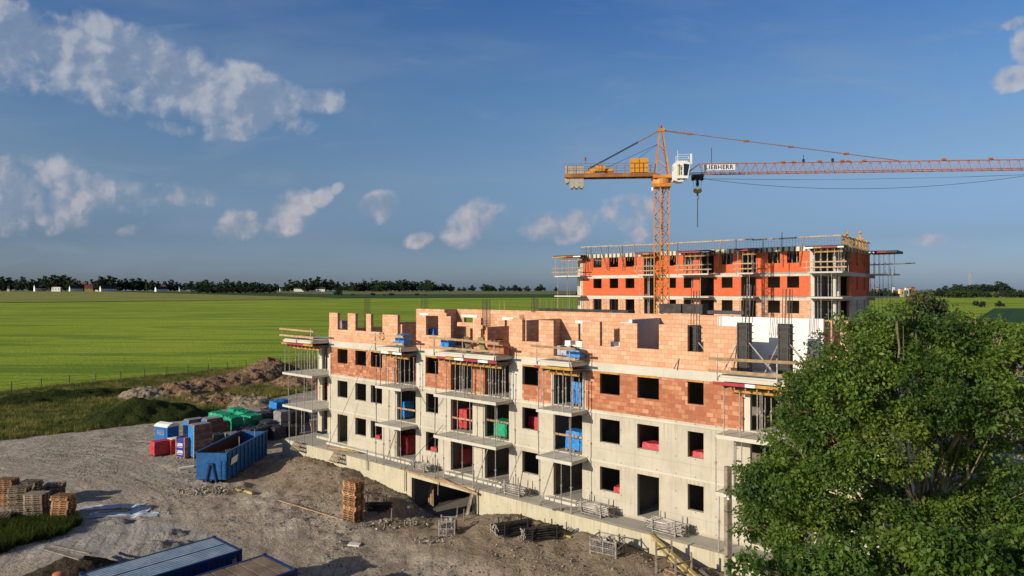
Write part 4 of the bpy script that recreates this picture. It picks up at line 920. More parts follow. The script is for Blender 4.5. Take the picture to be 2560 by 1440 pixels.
# ---------------------------------------------------------------- wrapped loads
def blob_box(w, d, h, seed, amp=.05, n=7, drape=0):
    """box with a fine grid skin pulled in and out like wrapping film"""
    V = []; Fc = []
    def side(o, u, v, nu, nv):
        k = len(V)
        for j in range(nv+1):
            for i in range(nu+1): V.append(o+u*(i/nu)+v*(j/nv))
        for j in range(nv):
            for i in range(nu): a = k+j*(nu+1)+i; Fc.append((a, a+1, a+nu+2, a+nu+1))
    X, Y, Z = Vector((w, 0, 0)), Vector((0, d, 0)), Vector((0, 0, h)); o = Vector((-w/2, -d/2, .14))
    side(o, X, Z, n+2, n+2); side(o+X, Y, Z, n, n+2); side(o+X+Y, -X, Z, n+2, n+2); side(o+Y, -Y, Z, n, n+2); side(o+Z, X, Y, n+2, n)
    A_ = np.array(V); r = np.random.default_rng(seed); ph = r.random(6)*9
    def nz(a, b, k): return np.sin(a*7.3+ph[k])*np.sin(b*5.1+ph[k+1])+.6*np.sin(a*17+b*13+ph[k+2])
    c = A_.copy()
    A_[:, 0] += amp*nz(c[:, 1]+c[:, 2], c[:, 2], 0)*.5; A_[:, 1] += amp*nz(c[:, 0], c[:, 2]+c[:, 0]*.5, 1)*.5; A_[:, 2] += np.where(c[:, 2] > h*.6, amp*.8*nz(c[:, 0], c[:, 1], 2), 0)
    # round the shoulders
    t = sst(A_[:, 2], h*.82, h+.14); A_[:, 0] *= 1-.06*t; A_[:, 1] *= 1-.06*t
    return A_, np.array(Fc)
def load(px, py, w, d, h, m, label, group=None, rz=NR, seed=0, tiers=1, name='wrapped_pallet', amp=.05, base=None, cat='wrapped pallet'):
    p = base if base is not None else gp(px, py); t = thing(name, label, cat, p, rz, group)
    hh = h/tiers
    for k in range(tiers):
        V, Fc = blob_box(w, d, hh-.15, seed+k, amp); me = npmesh('wrapped_load', V, Fc, M[m], False); boxuv(me)
        link(me, 'wrapped_load', t, (0, 0, k*hh), 0)
        mb = MB(); mb.box(-w/2, w/2, -d/2, d/2, .1, .13)
        for x in (-w/2+.08, 0, w/2-.08): mb.box(x-.07, x+.07, -d/2, d/2, 0, .0995)
        mb.build('pallet_base', M['pal_old'], t, (0, 0, k*hh))
    return t
# portable toilet
t = thing('portable_toilet', 'blue portable toilet with white curved roof on the dirt road', 'toilet', gp(418, 1118), NR+.25)
mb = MB(); mb.box(-.9, .9, -.62, .62, .08, 2.1); mb.box(-.95, .95, -.67, .67, 0, .08); body = mb.build('cabin', M['blue_plastic'], t)
mb = MB(); mb.box(-.58, .58, -.66, -.625, .15, 2.0); mb.build('wall_panel', M['blue_plastic'], t)
mb = MB(); mb.box(-.94, -.905, -.5, .5, .15, 2.0); dr = mb.build('door', M['toilet'], t)
mb = MB()
pr = [(-.98, 2.1), (-.98, 2.16), (-.6, 2.36), (0, 2.46), (.6, 2.36), (.98, 2.16), (.98, 2.1)]
pr = [(y*.7, z) for y, z in pr]
mb.face([(-.97, y, z) for y, z in pr][::-1]); mb.face([(.97, y, z) for y, z in pr])
for j in range(7): (y, z), (y2, z2) = pr[j], pr[(j+1) % 7]; mb.face([(-.97, y, z), (.97, y, z), (.97, y2, z2), (-.97, y2, z2)])
mb.build('roof', M['white_paint'], t)
mb = MB(); mb.box(-.5, .5, -.675, -.668, 1.35, 1.75); s = mb.build('sign', M['tarp_grey'], t)
mb = MB()
for i in range(8):
    mb.box(-.42+i*.105, -.35+i*.105, -.682, -.6765, 1.58, 1.69)
    mb.box(-.42+i*.105, -.35+i*.105, -.682, -.6765, 1.42, 1.5)
mb.build('sign_marks', M['blue_plastic'], s)
mb = MB(); mb.box(-.95, -.942, -.3, .35, 1.3, 1.65); mb.build('sign', M['white_paint'], dr)
# loads beside it: (px, py, w, d, h, material)
load(404, 1136, 1.05, 1.65, 1.35, 'tarp_red', 'red wrapped pallet of blocks nearest the toilet', 'red wrapped pallets', seed=3, amp=.03)
load(437, 1132, 1.15, 1.1, 1.3, 'tarp_red', 'red wrapped pallet with white top between the red and the blue printed one', 'red wrapped pallets', seed=8, amp=.03)
mb = MB(); p = gp(437, 1132); mb.box(-.5, .5, -.45, .45, 0, .05); o = mb.build('white_sheet', M['white_block'], None, p+Vector((0, 0, 1.37)), NR); tag(o, 'white sheet lying on the second red wrapped pallet', 'sheet')
t = load(466, 1142, 1.1, 1.2, 1.85, 'leier_blue', 'blue printed block pallet reading LEIER in front of the tall brown loads', seed=5, amp=.01, rz=NR+.25)
mb = MB(); mb.box(-.62, -.5, -.63, .6, .13, 1.9); mb.box(.5, .62, -.63, .6, .13, 1.9); mb.build('clay_block_row', M['brick_mid'], t)
for z in (1.25, .6):
    text('LEIER', .34, t, (0, -.655, z), (R(90), 0, 0), M['white_paint'], off=.012, name='lettering')
    mb = MB(); mb.box(-.4, .35, -.66, -.652, z-.24, z-.2); mb.build('printed_line', M['white_paint'], t)
def brown(px, py, h, label, seed, w=1.7):
    d = w; w = 1.15; t = load(px, py, w, d, h, 'brown_load', label, 'tall brown block loads', seed=seed, amp=.01, tiers=2)
    mb = MB(); mb.box(-w/2+.06, w/2-.06, -d/2-.05, -d/2-.03, .2, h-.1); mb.build('film_face', M['tarp_blue'], t)
    mb = MB()
    for i in range(int(h/.18)): z = .2+i*.18; mb.box(w/2-.03, w/2+.03, -d/2-.04, -d/2+.03, z, z+.12)
    mb.build('corner_strip', M['white_paint'], t)
    mb = MB(); mb.box(-w/2+.06, w/2-.1, -d/2+.1, d/2-.1, h-.02, h+.03); mb.build('top_sheet', M['tarp_grey'], t)
brown(502, 1140, 3.0, 'tall brown block load with blue film edge right behind the skip', 11)
brown(487, 1112, 2.6, 'brown block load with bright blue end behind the tallest brown one', 14)
brown(532, 1110, 2.6, 'brown block load between the tallest one and the green wraps', 17)
brown(550, 1106, 2.1, 'low brown block load just left of the green wraps', 19)
load(541, 1128, 1.3, 1.1, 1.7, 'tarp_black', 'dark wrapped pallet with a white strap behind the skip', 'dark wrapped pallets near the skip', seed=23)
load(585, 1120, 1.7, 1.3, 1.5, 'tarp_grey', 'pale wrapped pallet just behind the skip edge', seed=25)
g = 'green wrapped pallets'
for (px, py, h, lab, s) in [(547, 1058, 1.3, 'leftmost green wrapped pallet', 31), (565, 1072, 1.7, 'green wrapped pallet in front of the leftmost one', 32), (583, 1090, 2.1, 'large green wrapped pallet nearest the skip', 33),
                            (592, 1052, 1.5, 'small green wrapped pallet at the back', 34), (612, 1062, 1.6, 'green wrapped pallet in the middle of the group', 35), (628, 1080, 1.9, 'tall green wrapped pallet beside the black ones', 36), (640, 1066, 1.5, 'rightmost green wrapped pallet', 37)]:
    load(px, py, 1.9, 1.35, h, 'tarp_green', lab, g, seed=s, amp=.10, rz=NR+random.uniform(-.15, .15))
g = 'black wrapped pallets'
for i, (px, py, h, w) in enumerate([(660, 1066, 1.6, 1.9), (674, 1054, 1.5, 1.8), (668, 1084, 1.4, 2.0), (655, 1100, 1.5, 1.8), (690, 1098, 1.4, 1.8), (630, 1108, 1.5, 1.6), (610, 1102, 1.4, 1.6), (700, 1076, 1.3, 1.6), (718, 1068, 1.7, 1.5), (735, 1062, 1.6, 1.6), (752, 1058, 1.6, 1.6), (722, 1092, 1.2, 1.8), (745, 1046, 1.4, 1.6)]):
    load(px, py, w, 1.3, h, 'tarp_black', 'black wrapped pallet in the pile between green wraps and corner balconies', g, seed=41+i, amp=.09, rz=NR+random.uniform(-.25, .25), tiers=1)
load(706, 1082, 1.5, 1.2, 2.4, 'tarp_grey', 'grey wrapped pallet with pale bands beside the corner balconies', seed=61, tiers=2)
load(694, 1052, 1.6, 1.2, 2.3, 'tarp_blue', 'blue wrapped pallet behind the black pile', 'blue wrapped pallets', seed=63, amp=.1)
load(705, 1044, 1.4, 1.2, 2.2, 'tarp_blue', 'blue wrapped pallet furthest back by the left corner balconies', 'blue wrapped pallets', seed=64, amp=.1)
load(600, 1090, 1.2, 1.1, 1.2, 'tarp_black', 'black wrapped pallet between skip and green wraps', seed=66)

# ---------------------------------------------------------------- skip container
t = thing('skip_container', 'long open blue hook-lift skip with ladder holding rubble', 'skip', gp(529, 1206), R(-1.5))
W2, L, Hh = 1.22, 8.4, 2.35
mb = MB(); mb.box(-W2, W2, 0, .06, .25, Hh); mb.build('front_wall', M['skip'], t)
mb = MB(); mb.box(-W2, W2, L-.06, L, .2, Hh); mb.build('rear_door', M['skip'], t)
for s_ in (-1, 1):
    mb = MB(); x0, x1 = sorted((s_*W2, s_*(W2-.05))); mb.box(x0, x1, .061, L-.061, .2, Hh-.02); mb.box(*sorted((s_*(W2+.07), s_*(W2-.06))), .0, L, Hh-.02, Hh+.08)
    mb.build('side_wall', [M['skip']], t)
    for i in range(11):
        mb = MB(); y = .25+i*(L-.6)/10; mb.box(*sorted((s_*(W2+.002), s_*(W2+.09))), y-.06, y+.06, .2, Hh-.025); mb.build('rib', M['skip'], t)
mb = MB(); mb.box(-W2+.06, W2-.06, .07, L-.07, .2, .3); mb.box(-W2+.055, -W2+.06, .08, L-.08, .3, Hh-.05); mb.box(W2-.06, W2-.055, .08, L-.08, .3, Hh-.05); mb.build('inner_lining', M['skip_in'], t)
mb = MB()
for s_ in (-1, 1):
    mb.bar((s_*.42, -.06, 0), (s_*.12, -.06, 1.45), .14, .1, up=(0, 1, 0)); mb.box(s_*.5-.06, s_*.5+.06, .0, L, 0, .2)
mb.box(-.2, .2, -.12, 0, 1.4, 1.55); mb.build('hook_frame', M['box_blue'], t)
mb = MB()
for x in (.72, 1.08): mb.box(x-.02, x+.02, -.1, -.06, .3, 1.75)
for i in range(6): mb.box(.72, 1.08, -.09, -.07, .4+i*.26, .43+i*.26)
mb.build('ladder', M['skip'], t)
mb = MB(); mb.face([(W2+.095, .55, 1.25), (W2+.095, 1.75, 1.3), (W2+.095, 1.95, 1.85), (W2+.095, .75, 1.75)]); mb.build('white_plate', M['white_paint'], t)
for x, y in ((0, 2.6), (.0, 5.8)):
    mb = MB(); mb.box(W2-.12, W2-.08, y-.02, y+.02, Hh-.3, Hh+.75); mb.build('post', M['steel'], t)
M['clodm'] = mat('grey_rubble', (.24, .215, .185), .95, col2=(.13, .11, .09), vscale=3)
def rubble(name, label, p, rx, ry, h, m, n=60, size=.25, seed=0, cat='rubble', kind=None):
    r = random.Random(seed); mb = MB()
    for i in range(n):
        a = r.uniform(0, 6.28); d = math.sqrt(r.random()); x, y = rx*d*math.cos(a), ry*d*math.sin(a); z = h*(1-d*d)*r.uniform(.4, 1); s = size*r.uniform(.4, 1.2)
        Mx = Matrix.Translation((x, y, z)) @ Matrix.Rotation(r.uniform(0, 6), 4, Vector((r.uniform(-1, 1), r.uniform(-1, 1), 1)).normalized())
        mb.box(-s, s, -s*.5, s*.5, -s*.25, s*.25, i % len(m), Mx)
    o = mb.build(name, m, None, p); tag(o, label, cat, kind=kind); return o
rubble('rubble', 'heap of broken wood and debris inside the skip', t.location+Vector((0, 2.2, 1.3)), 1.05, 1.9, .6, [M['wood_old'], M['skip_in'], M['steel'], M['wood']], 120, .22, 5, kind='stuff')
tag(rubble('rubble', '', gp(530, 1225), 2.6, 1.2, .12, [M['clodm'], M['pal_old'], M['ballast']], 170, .11, 6), 'scattered stones and wood bits in front of the skip', kind='stuff')
# ---------------------------------------------------------------- containers at the front
def container(px, py, w, roofm, label, ribs, z=2.6, L=6.1):
    Y = (CAMZ-(z+.35))*F/(py-HY); p = Vector(((px-1280)/F*Y, Y, .35))     # (px,py): far right roof corner
    t = thing('storage_container', label, 'container', p, NR)
    mb = MB(); mb.box(-w, 0, -L, 0, 0, z-.12); mb.build('body', M['box_blue'], t)
    mb = MB()
    for (x0, x1, y0, y1) in ((-w-.03, .03, -.12, .03), (-w-.03, .03, -L-.03, -L+.12), (-w-.03, -w+.1, -L+.12, -.12), (-.1, .03, -L+.12, -.12)): mb.box(x0, x1, y0, y1, z-.12, z+.02)
    for x in (-w-.035, -.115):
        for y in (-.13, -L-.035): mb.box(x, x+.16, y, y+.16, 0, z+.06)
    mb.build('frame', M['box_blue'], t)
    mb = MB()
    if ribs == 'long':
        n = 12
        for i in range(n): x = -w+.11+i*(w-.22)/n+(.05 if i >= n//2 else -.05); mb.box(x, x+(w-.22)/n*.7, -L+.13, -.13, z-.059, z)
        mb.box(-w+.06, -w/2-.08, -L+.121, -.121, z-.09, z-.06); mb.box(-w/2+.08, -.1, -L+.121, -.121, z-.09, z-.06)
    else:
        n = 9; mb.box(-w+.1, -.1, -L+.121, -.121, z-.1, z-.06)
        for i in range(n): y = -.13-(i+1)*(L-.26)/n; mb.box(-w+.1, -.1, y+.04, y+(L-.26)/n-.03, z-.059, z)
    mb.build('roof', M[roofm], t)
    mb = MB(); mb.box(-w+.06, -.06, -L+.1, -.1, z-.14, z-.121); mb.build('roof_base', M['form_black'], t)
    for x in np.arange(-w+.3, -.2, .3): pass
    mb = MB()
    for i in range(22): y = -L+.25+i*.26; mb.box(.001, .035, y, y+.13, .15, z-.16)
    mb.build('corrugation', M['box_blue'], t)
    mb = MB(); mb.box(-.005, .045, -.45, -.25, 1.9, 2.3); mb.build('label_plate', M['tarp_grey'], t)
    return t
container(604, 1374, 2.75, 'roof_blue', 'blue storage container with faded blue ribbed roof in the lower left corner', 'long')
container(742, 1423, 2.75, 'box_brown', 'storage container with rusty brown boarded roof at the bottom edge', 'cross')
t = thing('concrete_mixer', 'orange mixer drum peeking over the bottom edge by the dirt heap', 'mixer', gp(150, 1500)+Vector((0, 0, -.28)), .3)
mb = MB(); mb.sm = True
for i in range(8):
    r = [.2, .42, .5, .52, .5, .4, .3, .24, .22]; mb.tube((0, 0, .6+i*.13), (0, 0, .6+(i+1)*.13), r[i]*1.3, 18, 0, r[i+1]*1.3, cap=(i == 7))
mb.build('drum', M['orange_plastic'], t)
mb = MB()
for x in (-.5, .5): mb.bar((x, -.4, 0), (x, 0, .9), .06); mb.bar((x, .4, 0), (x, 0, .9), .06)
mb.bar((-.5, 0, .9), (.5, 0, .9), .06); mb.build('stand', M['steel_dark'], t)

# ---------------------------------------------------------------- heaps
def heap(name, label, p, rx, ry, h, m, rz=0, seed=0, n=46, rough=.35, cat='heap'):
    g = np.linspace(-1.15, 1.15, n); X, Y = np.meshgrid(g, g); x, y = X.ravel(), Y.ravel(); d = np.hypot(x, y)
    ang = fbm(x+3, y+5, 1.6, 4, seed); z = np.clip(1-d**1.4+(ang-.5)*.9, 0, None); z = h*z**.9*(1-sst(d, .9, 1.12))
    z = z+((fbm(x*rx, y*ry, .9, 5, seed+4)-.5)*1.4+(np.abs(fbm(x*rx+9, y*ry, 2.2, 3, seed+9)-.5)-.12)*1.0)*rough*sst(z, .05, .5); z[d > 1.08] = 0
    wx, wy = p.x+rx*x*math.cos(rz)-ry*y*math.sin(rz), p.y+rx*x*math.sin(rz)+ry*y*math.cos(rz)
    zz = H(wx, wy)-p.z-.12+z*1.0; me = npmesh(name, np.stack([wx-p.x, wy-p.y, zz], 1), gridfaces(n, n), m, False)
    o = link(me, name, None, p); tag(o, label, cat); return o
def soil(name, c1, c2, c3, sc=.8):
    m = bpy.data.materials.new(name); m.use_nodes = True; T = NT(m.node_tree); b = T.n['Principled BSDF']; b.inputs['Roughness'].default_value = .95; b.inputs['Specular IOR Level'].default_value = .05
    P_ = T.add('ShaderNodeNewGeometry').outputs['Position']; n = T.noise(P_, sc, 6, .65); n2 = T.noise(P_, sc*4, 5, .7)
    c = T.mix(T.sstep(n, .35, .65), c1, c2); c = T.mix(T.math('MULTIPLY', T.sstep(n2, .5, .68), .7), c, c3); T.l.new(c, b.inputs[0])
    bp = T.add('ShaderNodeBump', ins={'Height': T.math('ADD', n2, n), 'Strength': .9, 'Distance': .3}); T.l.new(bp.outputs[0], b.inputs['Normal']); return m
M['soil'] = soil('brown_soil', (.30, .20, .12), (.21, .13, .08), (.10, .06, .04)); M['sand'] = soil('grey_sand', (.36, .295, .215), (.29, .23, .165), (.17, .13, .09)); M['gravel'] = soil('pale_gravel', (.42, .40, .36), (.33, .31, .28), (.2, .19, .17), 1.5)
M['darksoil'] = soil('dark_topsoil', (.09, .07, .05), (.06, .05, .035), (.03, .025, .02), 1.2); M['bank'] = soil('weedy_bank', (.03, .045, .012), (.055, .065, .018), (.015, .022, .007), .7)
for (px, py, rx, ry, h, m, lab, s) in [(375, 992, 5, 4.5, 2.4, 'sand', 'grey sandy earth pile at the left end of the spoil row', 1), (455, 985, 6, 4, 2.6, 'soil', 'brown earth pile right of the grey sandy one', 2), (540, 968, 8, 4.5, 2.6, 'soil', 'long brown earth pile in the middle of the spoil row', 3),
                                       (620, 952, 8, 5, 3.0, 'soil', 'brown earth pile before the highest one', 4), (668, 940, 7, 5, 4.2, 'soil', 'highest brown earth pile near the building corner', 5), (575, 1005, 6, 3.5, 1.4, 'soil', 'low ochre earth pile in front of the spoil row', 6),
                                       (640, 1010, 4.5, 3.2, 1.8, 'sand', 'grey earth mound between spoil row and green wraps', 7), (520, 1000, 5, 3, 1.2, 'soil', 'low rough earth pile left of the ochre one', 8), (760, 960, 7, 5, 2.6, 'soil', 'earth pile seen through the corner balcony props', 9)]:
    heap('earth_pile', lab, gp(px, py), rx, ry, h*.66, M[m], N.rz*0+.5, s, 72, .55 if m == 'sand' else .9, 'earth pile')
heap('grassy_bank', 'dark weedy bank beyond the bend of the road', gp(330, 1048), 8.5, 4.5, 2.3, M['bank'], .6, 14, 44, .5, 'bank')
heap('grassy_bank', 'long dark weedy bank below the field fence at the left', gp(110, 1004), 15, 3.2, 1.6, M['bank'], .75, 15, 50, .5, 'bank')
heap('gravel_heap', 'pale gravel heap behind the blue container', gp(400, 1375), 2.6, 1.6, .75, M['gravel'], .5, 21, 50, .3)
heap('gravel_heap', 'small grey gravel heap above the pale one', gp(425, 1338), 1.2, .8, .5, M['gravel'], .3, 22, 30, .2)
heap('gravel_heap', 'flat sand heap in the patch beside the light pallet stack', gp(292, 1304), 1.5, .8, .35, M['gravel'], .3, 23, 30, .2)
heap('soil_heap', 'dark soil heap with pale planks on it at the lower left', gp(180, 1440), 2.6, 2.0, 1.1, M['darksoil'], .3, 24, 44, .3)
p = gp(170, 1400)
for k, (a, b, lab) in enumerate((((116, 1370), (205, 1396), 'wide pale plank on the dark soil heap'), ((136, 1362), (228, 1382), 'narrow pale plank behind the wide one on the dark soil heap'))):
    A0, B0 = [Vector(((q[0]-1280)/F*(CAMZ-1.5)*F/(q[1]-HY), (CAMZ-1.5)*F/(q[1]-HY), 1.5)) for q in (a, b)]
    mb = MB(); mb.bar((0, 0, 0), B0-A0, .3 if k == 0 else .16, .06, up=(0, 0, 1)); o = mb.build('plank', M['wood_old'], None, A0); tag(o, lab, 'plank')

def sheeting(px, py, w, d, rz, label, m, seed):
    g1 = np.linspace(-1, 1, 30); X, Y = np.meshgrid(g1, g1); x, y = X.ravel(), Y.ravel(); p = gp(px, py); e = 1+.25*(fbm(x+seed, y, 2.5, 2, seed)-.5); xx, yy = x*w/2*e, y*d/2*e
    wx, wy = p.x+xx*math.cos(rz)-yy*math.sin(rz), p.y+xx*math.sin(rz)+yy*math.cos(rz); z = H(wx, wy)-p.z+.03+.16*np.clip(fbm(x, y, 3.2, 4, seed+3)-.42, 0, 1)
    me = npmesh('plastic_sheet', np.stack([wx-p.x, wy-p.y, z], 1), gridfaces(30, 30), m, False); tag(link(me, 'plastic_sheet', None, p), label, 'sheet')
msh = mat('pale_sheeting', (.55, .58, .64), .5, col2=(.36, .40, .48), vscale=2.5)
sheeting(280, 1268, 4.2, 1.0, .15, 'pale plastic sheet on the dirt right of the pallet stacks, upper strip', msh, 3); sheeting(310, 1288, 4.6, .8, .1, 'pale plastic sheet on the dirt right of the pallet stacks, lower strip', msh, 6); sheeting(350, 1276, 1.4, 1.2, .1, 'small bluish plastic sheet at the right end of the pale strips', msh, 9)
# ---------------------------------------------------------------- prop racks, crates, boards
DARKP = MB()
def prop_rack(p, rz, label, dark=False, n=22, L=2.2, ends=True):
    t = thing('prop_rack', label, 'rack', p, rz, 'steel racks full of props')
    for x in (-L*.3, L*.3):
        mb = MB()
        for y in (-.42, .42): mb.bar((x, y, .0), (x, y*1.1, .95), .06)
        mb.bar((x, -.42, .1), (x, .42, .1), .06); mb.build('rack_frame', M['steel_dark' if dark else 'steel'], t)
    for y in (-.42, .42):
        mb = MB(); mb.bar((-L*.3, y, .1), (L*.3, y, .1), .05); mb.build('rack_rail', M['steel_dark' if dark else 'steel'], t)
    c, s = math.cos(rz), math.sin(rz); k = 0
    if 'rackprop' not in PM:
        mb = MB(); mb.tube((-1.1, 0, 0), (.3, 0, 0), .045, 7); mb.tube((.3, 0, 0), (1.1, 0, 0), .032, 6); mb.box(-1.11, -1.1, -.07, .07, -.07, .07); mb.box(1.1, 1.11, -.07, .07, -.07, .07); PM['rackprop'] = mb.mesh('steel_prop', M['steel'])
        mb = MB(); mb.tube((-1.1, 0, 0), (.3, 0, 0), .045, 7); mb.tube((.3, 0, 0), (1.1, 0, 0), .032, 6); mb.box(-1.11, -1.1, -.07, .07, -.07, .07); PM['rackdark'] = mb.mesh('steel_prop', M['form_black'])
    global DARKP
    for i in range(n):
        r_, cc = divmod(i, 6); y = -.35+cc*.135+random.uniform(-.02, .02)+(r_ % 2)*.03; z = .19+r_*.135+random.uniform(-.01, .01); dx = random.uniform(-.12, .12)
        if dark:
            mx = Matrix.Translation(p+Vector((dx*c-y*s, dx*s+y*c, z))) @ Matrix.Rotation(rz+random.uniform(-.03, .03), 4, 'Z'); a_, b_, e_ = mx @ Vector((-1.1*L/2.3, 0, 0)), mx @ Vector((.3, 0, 0)), mx @ Vector((1.1*L/2.3, 0, 0)); DARKP.tube(a_, b_, .045, 7); DARKP.tube(b_, e_, .032, 6); DARKP.tube(a_-(b_-a_).normalized()*.02, a_, .065, 8, 1); continue
        o = link(PM['rackdark' if dark else 'rackprop'], 'steel_prop', None, p+Vector((dx*c-y*s, dx*s+y*c, z))); o.rotation_euler = (random.uniform(0, 3), random.uniform(-.02, .02), rz+random.uniform(-.03, .03)); o.scale = (L/2.3, 1, 1)
        tag(o, 'steel prop lying in the '+label.split(' on')[0]+' on the terrace', 'steel prop', 'props lying in the '+label)
prop_rack(N.w(A(1058, -.85), -.85, 2.09), NR, 'small rack on the terrace above the garage opening', n=18, L=1.9)
prop_rack(N.w(A(1290, -.85), -.85, 2.09), NR, 'left rack on the terrace beside the plain wall', n=20, L=2.1)
prop_rack(N.w(A(1487, -.85), -.85, 2.09), NR, 'middle rack on the terrace under a window', n=24, L=2.3)
prop_rack(N.w(A(1668, -.85), -.85, 2.09), NR, 'right rack on the terrace beside the ground-floor door', n=24, L=2.3)
prop_rack(gp(1283, 1333), NR+1.15, 'dark rack on the ground at the wall foot, left one', True, 26, 2.5)
prop_rack(gp(1356, 1346), NR+1.0, 'dark rack on the ground at the wall foot, right one', True, 26, 2.5)
prop_rack(gp(940, 1275), NR+.7, 'rack of dark props half behind the tall pallet stack', True, 20, 2.2)
tag(DARKP.build('steel_props', [M['form_black'], M['steel']]), 'dark props lying in the racks on the ground', kind='stuff')
def mesh_crate(p, rz, w, d, h, label, fill=True):
    t = thing('mesh_crate', label, 'crate', p, rz)
    mb = MB()
    for x in (-w/2, w/2):
        for y in (-d/2, d/2): mb.box(x-.04, x+.04, y-.04, y+.04, 0, h+.12)
    for z in (.14, h*.55, h):
        for y in (-d/2, d/2): mb.bar((-w/2, y, z), (w/2, y, z), .05)
        for x in (-w/2, w/2): mb.bar((x, -d/2, z), (x, d/2, z), .05)
    mb.bar((0, -d/2, .14), (0, -d/2, h), .05); mb.build('frame', M['steel'], t)
    mb = MB()
    for i in range(int(w/.1)): x = -w/2+i*.1; mb.bar((x, -d/2+.01, .14), (x, -d/2+.01, h), .009); mb.bar((x, d/2-.01, .14), (x, d/2-.01, h), .009)
    for i in range(int(h/.1)): z = .14+i*.1; mb.bar((-w/2, -d/2+.012, z), (w/2, -d/2+.012, z), .009); mb.bar((-w/2+.01, -d/2, z), (-w/2+.01, d/2, z), .009)
    mb.build('wire_panel', M['steel'], t); mb = MB(); mb.box(-w/2+.02, w/2-.02, -d/2+.02, d/2-.02, .1, .13); mb.build('base', M['steel'], t)
    if fill: tag(rubble('scaffold_fittings', '', p+Vector((0, 0, .3)), w*.42, d*.42, h*.75, [M['steel_dark'], M['steel']], 90, .16, 9), 'dark fittings filling the '+label, kind='stuff')
    return t
mesh_crate(gp(1518, 1380), NR+.15, 1.5, 1.15, .8, 'grey wire crate in front of the right end of the terrace')
mesh_crate(gp(1120, 1336), NR+.65, .95, .9, .95, 'small grey wire crate near the garage opening')
for i, (x, z) in enumerate(((1, .3), (2.0, .2), (2.4, .35))):
    mb = MB(); q = gp(1548+i*19, 1352+i*5); mb.bar((0, 0, -.1), (0, 0, .75), .04); mb.bar((.12, .1, -.1), (.12, .1, .65), .04); mb.bar((0, 0, .75), (.12, .1, .65), .04)
    tag(mb.build('steel_bracket', M['steel_dark'], None, q), 'thin dark steel bracket standing behind the wire crate', 'bracket', 'brackets behind the wire crate')
# lumber heap with yellow beams
q = gp(1680, 1438); c = N.w(A(1700, -3.2), -3.4, ground_z(N.w(A(1700), -3.4).x, N.w(A(1700), -3.4).y))
for i in range(5):
    px0, py0, px1, py1 = [(1623, 1332, 1742, 1440), (1634, 1348, 1722, 1412), (1640, 1362, 1760, 1470), (1650, 1350, 1720, 1425), (1745, 1420, 1830, 1500)][i]
    def at(px, py, z): Y = (CAMZ-z)*F/(py-HY); return Vector(((px-1280)/F*Y, Y, z))
    a_, b_ = at(px0, py0, 2.15-.12*i), at(px1, py1, 1.75-.12*i)
    mb = MB(); mb.bar((0, 0, 0), b_-a_, .18, .09, up=(0, 0, 1)); tag(mb.build('timber_beam', M['straw' if i < 3 else 'wood_old'], None, a_), ('yellowish' if i < 3 else 'dull brown')+' beam of the slanting timber heap at the terrace wall', 'timber beam', 'beams of the slanting timber heap, '+('yellowish' if i < 3 else 'dull'))
for i in range(14):
    a_ = at(1650+random.uniform(0, 70), 1395+random.uniform(0, 50), 1.5-.03*i); mb = MB(); mb.bar((0, 0, 0), Vector((random.uniform(.9, 1.7), -random.uniform(1.2, 2.0), -.15)), .14, .05)
    tag(mb.build('board', M['wood' if i % 3 else 'wood_old'], None, a_), 'short board in the jumbled pile under the yellowish beams', 'board', 'short boards under the yellowish beams')
for i in range(2):
    a_ = gp(1640+i*48, 1432+i*40); mb = MB(); mb.bar((0, 0, -.2), (0, 0, 1.6), .09); mb.bar((.9, .5, -.2), (.9, .5, 1.6), .09); mb.bar((0, 0, .7), (.9, .5, .7), .07); mb.bar((0, 0, 1.2), (.9, .5, 1.2), .07)
    tag(mb.build('timber_trestle', M['wood_old'], None, a_), 'weathered trestle frame holding the slanting beams, %s one' % ('upper', 'lower')[i], 'trestle')
# pole with cameras
Yp = 29.5; t = thing('concrete_pole', 'square concrete pole with two white cameras left of the big tree', 'pole', ((1819-1280)/F*Yp, Yp, ground_z(9.3, Yp)), .35)
pt_ = CAMZ-(1166-HY)*Yp/F; mb = MB(); mb.box(-.115, .115, -.115, .115, -.5, pt_-t.location.z); mb.build('shaft', M['wood_old'], t)
zc = CAMZ-(1236-HY)*Yp/F-t.location.z
for s_ in (-1, 1):
    mb = MB(); mb.tube((-.12, -.15+s_*.04, zc), (-.3, -.3+s_*.1, zc+.04*s_), .05, 8); mb.tube((-.1, -.12, zc), (-.16, -.18, zc), .03, 6); mb.build('camera', M['white_paint'], t)
mb = MB(); mb.box(-.125, .125, -.125, .125, zc-.72, zc-.69); mb.build('strap', M['black'], t)
# planks, boards and bits near the wall
def plank(pa, pb, w, h, m, label, group=None):
    mb = MB(); mb.bar((0, 0, 0), pb-pa, w, h); tag(mb.build('plank', M[m], None, pa), label, 'plank', group)
plank(N.w(A(1012, -1.9), -1.9, 2.14), N.w(A(1162, -1.95), -1.95, 2.02), .05, .16, 'wood', 'long orange plank along the terrace edge above the garage')
plank(N.w(A(1100, -1.9), -1.85, 2.2), N.w(A(1196, -2.0), -2.1, 1.9), .05, .16, 'wood', 'second plank overlapping the first above the garage')
for px, z0, z1 in ((918, 1.4, 3.0), (1012, .6, 3.3), (1095, 1.0, 3.3), (1185, .2, 3.4), (1192, -.1, 2.2)):
    plank(N.w(A(px, -1.92), -1.92, z0), N.w(A(px, -1.92), -1.9, z1), .1, .05, 'wood_old', 'upright timber fixed to the terrace edge near the garage opening', 'uprights at the terrace edge')
for i in range(4): plank(N.w(A(1165+i*4, -2.1), -2.3-.1*i, -.1), N.w(A(1176+i*2, -1.9), -1.85, 1.8), .12, .04, 'wood_old', 'board leaning by the right side of the garage opening', 'boards leaning by the garage')
